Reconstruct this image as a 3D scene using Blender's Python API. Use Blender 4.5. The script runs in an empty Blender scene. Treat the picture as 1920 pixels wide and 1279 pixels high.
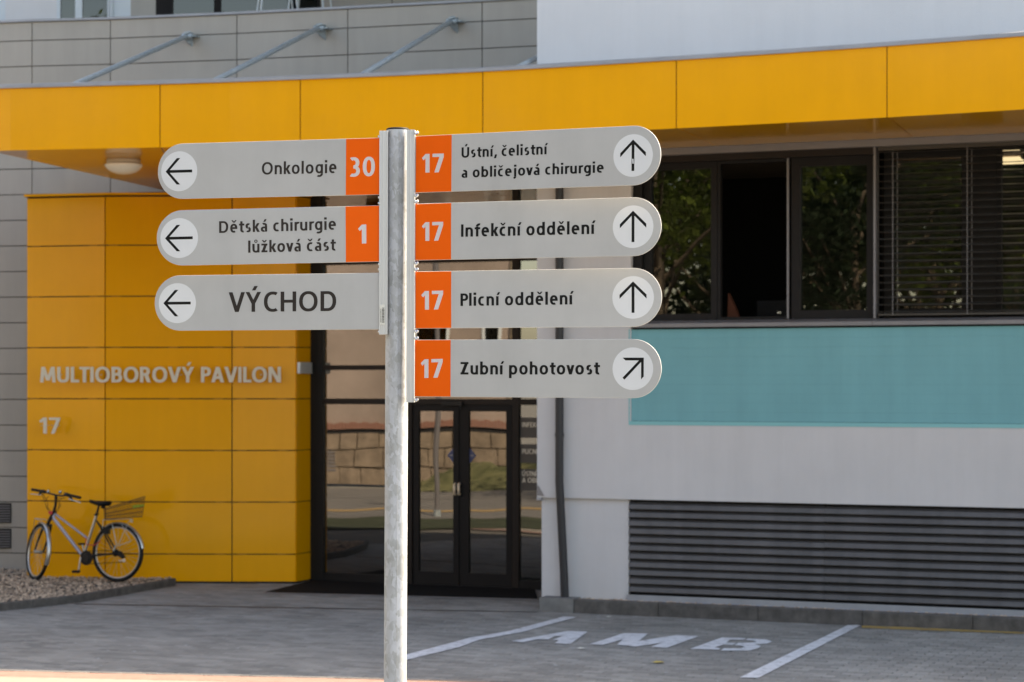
import bpy, math, random
from mathutils import Vector as V3
from mathutils.geometry import delaunay_2d_cdt, tessellate_polygon
random.seed(7)
SC = bpy.context.scene
COL = SC.collection
R = math.radians
HC = 2.5           # camera height above the plaza
F = 4000.0         # focal length in photo pixels
HY = 715.0         # horizon row of the photo
# ------------------------------------------------------------------ camera
cd = bpy.data.cameras.new('camera'); cam = bpy.data.objects.new('camera', cd); COL.objects.link(cam)
cam.location = (0, 0, HC); cam.rotation_euler = (R(90), 0, 0)
cd.sensor_width = 36; cd.lens = 36 * F / 1920; cd.shift_y = (HY - 639.5) / 1920
cd.clip_start = 0.1; cd.clip_end = 3000
cd.dof.use_dof = True; cd.dof.focus_distance = 6.85; cd.dof.aperture_fstop = 8.0
SC.camera = cam
# ------------------------------------------------------------------ world, sun
EL, AZ = 50.0, 24.0        # elevation; azimuth from +x towards +y
w = bpy.data.worlds.new('World'); SC.world = w; w.use_nodes = True
nt = w.node_tree; bg = nt.nodes['Background']; bg.inputs[1].default_value = 0.15
sky = nt.nodes.new('ShaderNodeTexSky'); sky.sky_type = 'NISHITA'; sky.sun_disc = False
sky.sun_elevation = R(EL); sky.sun_rotation = R(90 - AZ); sky.air_density = 1.0; sky.dust_density = 1.5; sky.ozone_density = 1.0
nt.links.new(sky.outputs[0], bg.inputs[0])
sd = bpy.data.lights.new('sun', 'SUN'); sun = bpy.data.objects.new('sun', sd); COL.objects.link(sun)
sd.energy = 5.0; sd.angle = R(0.53); sd.color = (1.0, 0.94, 0.85)
SDIR = V3((math.cos(R(EL)) * math.cos(R(AZ)), math.cos(R(EL)) * math.sin(R(AZ)), math.sin(R(EL))))
sun.rotation_euler = SDIR.to_track_quat('Z', 'Y').to_euler(); sun.location = (30, 15, 40)
vs = SC.view_settings; vs.view_transform = 'Standard'; vs.look = 'None'; vs.exposure = 1.82; vs.gamma = 1; vs.use_curve_mapping = False
vs.use_white_balance = True; vs.white_balance_temperature = 8300
SC.render.film_transparent = False
SC.cycles.max_bounces = 8; SC.cycles.transparent_max_bounces = 12
SC.cycles.caustics_reflective = False; SC.cycles.caustics_refractive = False
SC.cycles.sample_clamp_indirect = 6

# ------------------------------------------------------------------ helpers
def P(px, py, D): return V3(((px - 960) / F * D, D, HC + (HY - py) / F * D))
def G(px, py, z=0.0):
    D = F * (HC - z) / (py - HY); return V3(((px - 960) / F * D, D, z))

def mat(name, col, rough=0.6, metal=0.0, var=0.0, vscale=3.0, bump=0.0, bscale=60.0, spec=0.5, island=0.0, coat=0.0, emit=0, stretch=None, col2=None, bdist=0.01):
    m = bpy.data.materials.new(name); m.use_nodes = True; n = m.node_tree; L = n.links
    b = n.nodes['Principled BSDF']
    b.inputs['Base Color'].default_value = (*col, 1); b.inputs['Roughness'].default_value = rough
    b.inputs['Metallic'].default_value = metal; b.inputs['Specular IOR Level'].default_value = spec
    if coat: b.inputs['Coat Weight'].default_value = coat; b.inputs['Coat Roughness'].default_value = 0.12
    if emit: b.inputs['Emission Color'].default_value = (*col, 1); b.inputs['Emission Strength'].default_value = emit
    tc = n.nodes.new('ShaderNodeTexCoord'); src = tc.outputs['Object']
    if stretch:
        mp = n.nodes.new('ShaderNodeMapping'); mp.inputs['Scale'].default_value = stretch; L.new(src, mp.inputs[0]); src = mp.outputs[0]
    last = None
    if var or col2:
        nz = n.nodes.new('ShaderNodeTexNoise'); nz.inputs['Scale'].default_value = vscale; nz.inputs['Detail'].default_value = 6; nz.inputs['Roughness'].default_value = 0.62
        L.new(src, nz.inputs['Vector'])
        rp = n.nodes.new('ShaderNodeValToRGB'); rp.color_ramp.elements[0].position = 0.3; rp.color_ramp.elements[1].position = 0.7
        c2 = col2 if col2 else col
        rp.color_ramp.elements[0].color = (*[max(0, c * (1 - var)) for c in col], 1)
        rp.color_ramp.elements[1].color = (*[min(1, c * (1 + var)) for c in c2], 1)
        L.new(nz.outputs['Fac'], rp.inputs[0]); last = rp.outputs[0]
    if island:
        g = n.nodes.new('ShaderNodeNewGeometry'); hs = n.nodes.new('ShaderNodeHueSaturation')
        mr = n.nodes.new('ShaderNodeMapRange'); mr.inputs[3].default_value = 1 - island; mr.inputs[4].default_value = 1 + island
        L.new(g.outputs['Random Per Island'], mr.inputs[0]); L.new(mr.outputs[0], hs.inputs['Value'])
        if last: L.new(last, hs.inputs['Color'])
        else: hs.inputs['Color'].default_value = (*col, 1)
        last = hs.outputs[0]
    if last: L.new(last, b.inputs['Base Color'])
    if bump:
        nb = n.nodes.new('ShaderNodeTexNoise'); nb.inputs['Scale'].default_value = bscale; nb.inputs['Detail'].default_value = 4
        L.new(src, nb.inputs['Vector'])
        bp = n.nodes.new('ShaderNodeBump'); bp.inputs['Strength'].default_value = bump; bp.inputs['Distance'].default_value = bdist
        L.new(nb.outputs['Fac'], bp.inputs['Height']); L.new(bp.outputs[0], b.inputs['Normal'])
    return m

def glass_mat(name, tint, refl, rough=0.0):
    m = bpy.data.materials.new(name); m.use_nodes = True; n = m.node_tree; n.nodes.clear(); L = n.links
    out = n.nodes.new('ShaderNodeOutputMaterial'); mx = n.nodes.new('ShaderNodeMixShader')
    tr = n.nodes.new('ShaderNodeBsdfTransparent'); tr.inputs[0].default_value = (*tint, 1)
    gl = n.nodes.new('ShaderNodeBsdfGlossy'); gl.inputs['Roughness'].default_value = rough; gl.inputs[0].default_value = (1, 0.97, 0.93, 1)
    lw = n.nodes.new('ShaderNodeFresnel'); lw.inputs[0].default_value = 1.5
    mr = n.nodes.new('ShaderNodeMapRange'); mr.inputs[1].default_value = 0.04; mr.inputs[2].default_value = 1; mr.inputs[3].default_value = refl; mr.inputs[4].default_value = 1
    nz = n.nodes.new('ShaderNodeTexNoise'); nz.inputs['Scale'].default_value = 0.9; nz.inputs['Detail'].default_value = 1
    tc = n.nodes.new('ShaderNodeTexCoord'); L.new(tc.outputs['Object'], nz.inputs['Vector'])
    bp = n.nodes.new('ShaderNodeBump'); bp.inputs['Strength'].default_value = 0.12; bp.inputs['Distance'].default_value = 0.02
    L.new(nz.outputs['Fac'], bp.inputs['Height']); L.new(bp.outputs[0], gl.inputs['Normal'])
    L.new(lw.outputs[0], mr.inputs[0]); L.new(mr.outputs[0], mx.inputs[0])
    L.new(tr.outputs[0], mx.inputs[1]); L.new(gl.outputs[0], mx.inputs[2]); L.new(mx.outputs[0], out.inputs[0])
    return m

M = {}
M['yellow'] = mat('yellow_panel_coating', (0.83, 0.355, 0.004), 0.5, 0.0, 0.03, 1.3, 0.04, 3.0, spec=0.15, island=0.02, coat=0.45)
M['soffit'] = mat('yellow_soffit_coating', (0.83, 0.355, 0.004), 0.4, 0.0, 0.02, 1.3, 0, spec=0.3, coat=0.85)
M['soffit'].node_tree.nodes['Principled BSDF'].inputs['Coat IOR'].default_value = 1.5
M['grey_panel'] = mat('grey_panel_coating', (0.37, 0.345, 0.31), 0.38, 0.0, 0.04, 1.1, 0.04, 3.0, spec=0.45, island=0.04)
def streaks(m, amt, sx=3.0, sz=.25):
    n = m.node_tree; L = n.links; b = n.nodes['Principled BSDF']; src = b.inputs['Base Color'].links[0].from_socket
    tc = n.nodes.new('ShaderNodeTexCoord'); mp = n.nodes.new('ShaderNodeMapping'); mp.inputs['Scale'].default_value = (sx, sx, sz); L.new(tc.outputs['Object'], mp.inputs[0])
    z = n.nodes.new('ShaderNodeTexNoise'); z.inputs['Scale'].default_value = 1.6; z.inputs['Detail'].default_value = 8; z.inputs['Roughness'].default_value = .7; L.new(mp.outputs[0], z.inputs[0])
    rp = n.nodes.new('ShaderNodeMapRange'); rp.inputs[1].default_value = .35; rp.inputs[2].default_value = .68; rp.inputs[3].default_value = 1 + amt * .4; rp.inputs[4].default_value = 1 - amt; L.new(z.outputs['Fac'], rp.inputs[0])
    hs = n.nodes.new('ShaderNodeHueSaturation'); L.new(rp.outputs[0], hs.inputs['Value']); L.new(src, hs.inputs['Color']); L.new(hs.outputs[0], b.inputs['Base Color'])
    r2 = n.nodes.new('ShaderNodeMapRange'); r2.inputs[3].default_value = b.inputs['Roughness'].default_value - .06; r2.inputs[4].default_value = min(1, b.inputs['Roughness'].default_value + .14); L.new(z.outputs['Fac'], r2.inputs[0]); L.new(r2.outputs[0], b.inputs['Roughness'])
def wear(m, under):
    n = m.node_tree; L = n.links; b = n.nodes['Principled BSDF']; src = b.inputs['Base Color'].links[0].from_socket
    tc = n.nodes.new('ShaderNodeTexCoord'); z = n.nodes.new('ShaderNodeTexNoise'); z.inputs['Scale'].default_value = 9; z.inputs['Detail'].default_value = 9; z.inputs['Roughness'].default_value = .75; L.new(tc.outputs['Object'], z.inputs[0])
    rp = n.nodes.new('ShaderNodeMapRange'); rp.inputs[1].default_value = .50; rp.inputs[2].default_value = .66; rp.inputs[4].default_value = .8; L.new(z.outputs['Fac'], rp.inputs[0])
    mx = n.nodes.new('ShaderNodeMixRGB'); mx.inputs[2].default_value = (*under, 1); L.new(rp.outputs[0], mx.inputs[0]); L.new(src, mx.inputs[1]); L.new(mx.outputs[0], b.inputs['Base Color'])
M['joint'] = mat('dark_joint', (0.03, 0.028, 0.025), 0.8)
M['plaster'] = mat('pale_grey_plaster', (0.55, 0.53, 0.535), 0.9, 0, 0.05, 0.9, 0.5, 180, spec=0.2, bdist=0.006)
M['white_plaster'] = mat('white_plaster', (0.68, 0.68, 0.69), 0.9, 0, 0.03, 1.0, 0.4, 120, spec=0.2)
M['teal'] = mat('teal_board', (0.135, 0.35, 0.385), 0.55, 0, 0.05, 1.2, 0.1, 30, spec=0.4, island=0.02)
M['teal_trim'] = mat('teal_trim', (0.17, 0.44, 0.46), 0.45)
M['frame'] = mat('anthracite_frame', (0.015, 0.0135, 0.0135), 0.55, 0, 0.08, 5, spec=0.12)
M['frame_brown'] = mat('dark_brown_metal', (0.024, 0.019, 0.017), 0.5, spec=0.12)
M['zinc_trim'] = mat('zinc_trim', (0.30, 0.31, 0.34), 0.45, 0.3, 0.1, 4)
M['sill'] = mat('grey_sill', (0.20, 0.19, 0.20), 0.4, 0.2, 0.06, 5)
M['louvre'] = mat('louvre_slat', (0.095, 0.088, 0.09), 0.45, 0.0, 0.12, 2.2, spec=0.4, stretch=(1, 1, 3))
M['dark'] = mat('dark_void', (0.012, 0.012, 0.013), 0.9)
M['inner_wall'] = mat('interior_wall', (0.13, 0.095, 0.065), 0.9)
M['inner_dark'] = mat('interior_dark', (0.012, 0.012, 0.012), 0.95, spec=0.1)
M['glass'] = glass_mat('coated_glass', (0.25, 0.23, 0.22), 0.155)
M['glass_win'] = glass_mat('window_glass', (0.50, 0.50, 0.48), 0.09)
M['glass_up'] = glass_mat('terrace_glass', (0.3, 0.35, 0.36), 0.07)
M['galv'] = mat('galvanised_tube', (0.40, 0.46, 0.49), 0.45, 0.35, 0.2, 20)
M['chrome'] = mat('bright_steel', (0.72, 0.73, 0.74), 0.2, 0.95, 0.1, 60)
M['alu'] = mat('aluminium_rail', (0.52, 0.51, 0.50), 0.38, 0.25, 0.04, 8, 0.05, 60, stretch=(20, 20, 1))
M['blade'] = mat('silver_grey_sign_face', (0.47, 0.46, 0.45), 0.42, 0.0, 0.045, 5, spec=0.35)
M['blade_edge'] = mat('sign_edge', (0.72, 0.70, 0.66), 0.35, 0.3)
M['orange'] = mat('orange_film', (0.93, 0.12, 0.006), 0.5, 0, 0.03, 6, spec=0.15)
M['disc'] = mat('white_film', (0.70, 0.70, 0.71), 0.45, 0, 0.03, 6, spec=0.3)
M['ink'] = mat('black_film', (0.008, 0.008, 0.008), 0.5, spec=0.15)
M['ink_warm'] = mat('brown_black_film', (0.032, 0.025, 0.022), 0.5, spec=0.2)
M['num'] = mat('white_number_film', (0.66, 0.60, 0.60), 0.45)
M['letters'] = mat('brushed_letter', (0.66, 0.60, 0.50), 0.5, 0.0)
M['black'] = mat('black_rubber', (0.009, 0.009, 0.009), 0.6, spec=0.2)
M['black_paint'] = mat('black_paint', (0.013, 0.013, 0.014), 0.4, spec=0.2)
M['bike_paint'] = mat('silver_lilac_paint', (0.34, 0.34, 0.44), 0.28, 0.4)
M['silver'] = mat('silver_metal', (0.5, 0.5, 0.5), 0.3, 0.8)
M['red'] = mat('red_plastic', (0.5, 0.02, 0.03), 0.4)
M['rust_wire'] = mat('brown_wire', (0.05, 0.025, 0.012), 0.55, 0.1)
M['lime'] = mat('lime_strip', (0.55, 0.75, 0.05), 0.5)
M['lampglass'] = mat('opal_glass', (0.95, 0.92, 0.84), 0.25, 0, coat=0.5)
M['lampbase'] = mat('lamp_base', (0.55, 0.48, 0.38), 0.4)
M['paver'] = mat('grey_concrete_paver', (0.245, 0.235, 0.22), 0.85, 0, 0.18, 0.8, 0.6, 120, island=0.18, spec=0.3)
def flecks(m):
    n = m.node_tree; L = n.links; b = n.nodes['Principled BSDF']; src = b.inputs['Base Color'].links[0].from_socket
    tc = n.nodes.new('ShaderNodeTexCoord'); v = n.nodes.new('ShaderNodeTexVoronoi'); v.inputs['Scale'].default_value = 7.5; L.new(tc.outputs['Object'], v.inputs['Vector'])
    c = n.nodes.new('ShaderNodeMath'); c.operation = 'LESS_THAN'; c.inputs[1].default_value = .13; L.new(v.outputs['Distance'], c.inputs[0])
    sp_ = n.nodes.new('ShaderNodeSeparateColor'); L.new(v.outputs['Color'], sp_.inputs[0]); g_ = n.nodes.new('ShaderNodeMath'); g_.operation = 'GREATER_THAN'; g_.inputs[1].default_value = .72; L.new(sp_.outputs[0], g_.inputs[0])
    mu = n.nodes.new('ShaderNodeMath'); mu.operation = 'MULTIPLY'; L.new(c.outputs[0], mu.inputs[0]); L.new(g_.outputs[0], mu.inputs[1])
    m2 = n.nodes.new('ShaderNodeMath'); m2.operation = 'MULTIPLY'; m2.inputs[1].default_value = .55; L.new(mu.outputs[0], m2.inputs[0])
    mx = n.nodes.new('ShaderNodeMixRGB'); mx.inputs[2].default_value = (.45, .47, .47, 1); L.new(m2.outputs[0], mx.inputs[0]); L.new(src, mx.inputs[1]); L.new(mx.outputs[0], b.inputs['Base Color'])
M['joint_sand'] = mat('joint_sand', (0.085, 0.08, 0.072), 0.95, 0, 0.2, 30)
M['asphalt'] = mat('asphalt', (0.13, 0.125, 0.12), 0.9, 0, 0.15, 0.7, 0.6, 200)
M['ground'] = mat('ground_soil', (0.20, 0.19, 0.17), 0.95, 0, 0.2, 0.5)
M['kerb'] = mat('kerb_concrete', (0.092, 0.083, 0.077), 0.85, 0, 0.35, 9, 0.8, 90, island=0.08)
M['kerb_pale'] = mat('pale_concrete', (0.17, 0.165, 0.16), 0.85, 0, 0.2, 9, 0.8, 90)
M['redpave'] = mat('red_paving', (0.20, 0.12, 0.10), 0.85, 0, 0.15, 8, 0.5, 90)
M['palepave'] = mat('pale_paving', (0.20, 0.182, 0.155), 0.85, 0, 0.1, 5, 0.5, 90)
M['line_white'] = mat('road_paint_white', (0.62, 0.63, 0.66), 0.7, 0, 0.14, 14, 0.5, 60)
M['line_yellow'] = mat('road_paint_yellow', (0.45, 0.29, 0.08), 0.7, 0, 0.15, 14)
M['far_yellow'] = mat('faded_yellow_paint', (0.33, 0.22, 0.09), 0.8)
M['mat'] = mat('rubber_mat', (0.012, 0.011, 0.011), 0.9, 0, 0.2, 12, 0.6, 150, spec=0.1)
M['stone'] = mat('gravel_stone', (0.43, 0.32, 0.235), 0.85, island=0.5)
M['grass'] = mat('shaded_verge_green', (0.022, 0.03, 0.012), 0.9, 0, 0.4, 2.0, island=0.3)  # base green darkened to stand in for shade over the verge
M['grass_dry'] = mat('dry_grass', (0.10, 0.10, 0.035), 0.9, 0, 0.4, 1.5)
M['opp_wall'] = mat('pink_beige_render', (0.30, 0.245, 0.215), 0.9, 0, 0.22, 0.8, 0.6, 9)
M['opp_base'] = mat('brown_stone_base', (0.22, 0.18, 0.135), 0.9, 0, 0.6, 2.2, 0.7, 5)
M['opp_ledge'] = mat('brick_ledge', (0.24, 0.12, 0.09), 0.85, island=0.25)
M['leaf'] = mat('leaf_green', (0.12, 0.17, 0.03), 0.6, island=0.5)
M['leaf_dark'] = mat('leaf_dark_green', (0.035, 0.06, 0.028), 0.6, island=0.45)
M['bark'] = mat('bark', (0.09, 0.07, 0.05), 0.9, 0, 0.3, 8)
M['blue'] = mat('blue_sticker', (0.03, 0.045, 0.13), 0.4)
M['blind'] = mat('blind_slat', (0.045, 0.038, 0.032), 0.45, 0.2)
M['plate'] = mat('brown_sign_plate', (0.055, 0.047, 0.042), 0.5)
M['roomlamp'] = mat('lit_ceiling_panel', (1.0, 0.86, 0.62), 0.5, emit=1.3)
M['brass'] = mat('cream_handle', (0.72, 0.58, 0.42), 0.35, 0.3)
M['paper'] = mat('white_label', (0.66, 0.64, 0.58), 0.6)
M['chair_teal'] = mat('teal_fabric', (0.12, 0.20, 0.18), 0.9)
M['orange_cloth'] = mat('orange_cloth', (0.10, 0.025, 0.008), 0.8)
M['yellow_leaf'] = mat('yellow_leaf', (0.50, 0.36, 0.08), 0.7)
M['bluewhite'] = mat('white_frame', (0.60, 0.66, 0.70), 0.45)

WL = {}
def tag(o, label=None, cat=None, group=None, kind=None):
    if label: o['label'] = label
    if cat: o['category'] = cat
    if group: o['group'] = group
    if kind: o['kind'] = kind
    return o
def thing(name, loc, label, cat, group=None):
    o = bpy.data.objects.new(name, None); COL.objects.link(o); o.location = loc; o.empty_display_size = 0.2
    WL[o] = V3(loc); return tag(o, label, cat, group)
def obj(name, Vs, Fs, m, parent=None, smooth=False, mats=None, mi=None):
    me = bpy.data.meshes.new(name); off = WL[parent] if parent else V3((0, 0, 0))
    me.from_pydata([tuple(V3(v) - off) for v in Vs], [], Fs)
    if mats:
        for x in mats: me.materials.append(x)
    else: me.materials.append(m)
    if mi:
        for p, i in zip(me.polygons, mi): p.material_index = i
    if smooth:
        for p in me.polygons: p.use_smooth = True
    me.update()
    o = bpy.data.objects.new(name, me); COL.objects.link(o)
    WL[o] = off
    if parent: o.parent = parent
    return o
class MB:
    def __init__(s): s.v = []; s.f = []; s.sm = []
    def add(s, V_, F_, sm=False):
        k = len(s.v); s.v += [V3(v) for v in V_]; s.f += [tuple(i + k for i in f) for f in F_]; s.sm += [sm] * len(F_); return s
    def prism(s, poly, ext):
        n = len(poly); poly = [V3(p) for p in poly]; ext = V3(ext)
        Vv = poly + [p + ext for p in poly]
        Ff = [tuple(range(n))[::-1], tuple(range(n, 2 * n))] + [(i, (i + 1) % n, n + (i + 1) % n, n + i) for i in range(n)]
        # outward orientation
        nr = V3((0, 0, 0))
        for i in range(n): nr += poly[i].cross(poly[(i + 1) % n])
        if nr.dot(ext) < 0: Ff = [f[::-1] for f in Ff]
        return s.add(Vv, Ff)
    def box(s, a, b):
        return s.prism([(a[0], a[1], a[2]), (b[0], a[1], a[2]), (b[0], b[1], a[2]), (a[0], b[1], a[2])], (0, 0, b[2] - a[2]))
    def tube(s, pts, r, n=8, caps=True):
        pts = [V3(p) for p in pts]; rs = r if isinstance(r, (list, tuple)) else [r] * len(pts)
        Vv = []; Ff = []; ref = None
        for i, p in enumerate(pts):
            t = (pts[min(i + 1, len(pts) - 1)] - pts[max(i - 1, 0)]).normalized()
            if ref is None:
                ref = V3((0, 0, 1)) if abs(t.z) < 0.9 else V3((1, 0, 0))
            a = t.cross(ref).normalized(); b = a.cross(t).normalized(); ref = b
            for k in range(n):
                th = 2 * math.pi * k / n; Vv.append(p + (a * math.cos(th) + b * math.sin(th)) * rs[i])
        for i in range(len(pts) - 1):
            for k in range(n):
                Ff.append((i * n + k, (i + 1) * n + k, (i + 1) * n + (k + 1) % n, i * n + (k + 1) % n))
        s.add(Vv, Ff, True)
        if caps:
            s.add(Vv[:n], [tuple(range(n))]); s.add(Vv[-n:], [tuple(range(n))[::-1]])
        return s
    def ring(s, c, ax, Rr, r, N=48, n=8, a0=0, a1=360, up=None, sq=1.0):
        c = V3(c); ax = V3(ax).normalized(); u = (V3(up) - V3(up).dot(ax) * ax).normalized() if up else ax.orthogonal().normalized(); v = ax.cross(u)
        full = abs(a1 - a0) >= 360; Vv = []; Ff = []; M_ = N if full else N + 1
        for i in range(M_):
            th = R(a0 + (a1 - a0) * i / N); d = u * math.cos(th) + v * math.sin(th)
            for k in range(n):
                ph = 2 * math.pi * k / n; Vv.append(c + d * (Rr + r * math.cos(ph)) + ax * r * sq * math.sin(ph))
        for i in range(N if full else N):
            j = (i + 1) % M_
            for k in range(n): Ff.append((i * n + k, j * n + k, j * n + (k + 1) % n, i * n + (k + 1) % n))
        s.add(Vv, Ff, True); return s
    def lathe(s, c, ax, prof, n=32, smooth=True):
        c = V3(c); ax = V3(ax).normalized(); u = ax.orthogonal().normalized(); v = ax.cross(u); Vv = []; Ff = []
        for (r, h) in prof:
            for k in range(n):
                th = 2 * math.pi * k / n; Vv.append(c + ax * h + (u * math.cos(th) + v * math.sin(th)) * r)
        for i in range(len(prof) - 1):
            for k in range(n): Ff.append((i * n + k, i * n + (k + 1) % n, (i + 1) * n + (k + 1) % n, (i + 1) * n + k))
        s.add(Vv, Ff, smooth); s.add(Vv[:n], [tuple(range(n))[::-1]]); s.add(Vv[-n:], [tuple(range(n))]); return s
    def build(s, name, m, parent=None):
        o = obj(name, s.v, s.f, m, parent)
        for p, q in zip(o.data.polygons, s.sm): p.use_smooth = q
        return o

class Plane:      # a vertical facade plane y = c - 0.41 x ; n > 0 towards the street
    def __init__(s, c, m=-0.41):
        s.c = c; s.m = m; k = math.hypot(1, m); s.k = k
        s.d = V3((1 / k, m / k, 0)); s.n = V3((m / k, -1 / k, 0))
    def s_(s, px):
        u = (px - 960) / F; D = s.c / (1 - s.m * u); return u * D * s.k
    def D(s, px): return s.c / (1 - s.m * (px - 960) / F)
    def z_(s, px, py): return HC + (HY - py) / F * s.D(px)
    def pt(s, a, z, n=0.0): return V3((0, s.c, 0)) + s.d * a + s.n * n + V3((0, 0, z))
    def box(s, mb, s0, s1, z0, z1, n0, n1):
        return mb.prism([s.pt(s0, z0, n0), s.pt(s1, z0, n0), s.pt(s1, z0, n1), s.pt(s0, z0, n1)], (0, 0, z1 - z0))
    def mir(s, p):
        p = V3(p); q = p - V3((0, s.c, 0)); return p - 2 * q.dot(s.n) * s.n
PW = Plane(23.45)      # plaster wall on the right
PG = Plane(25.70)      # entrance glass front

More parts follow.
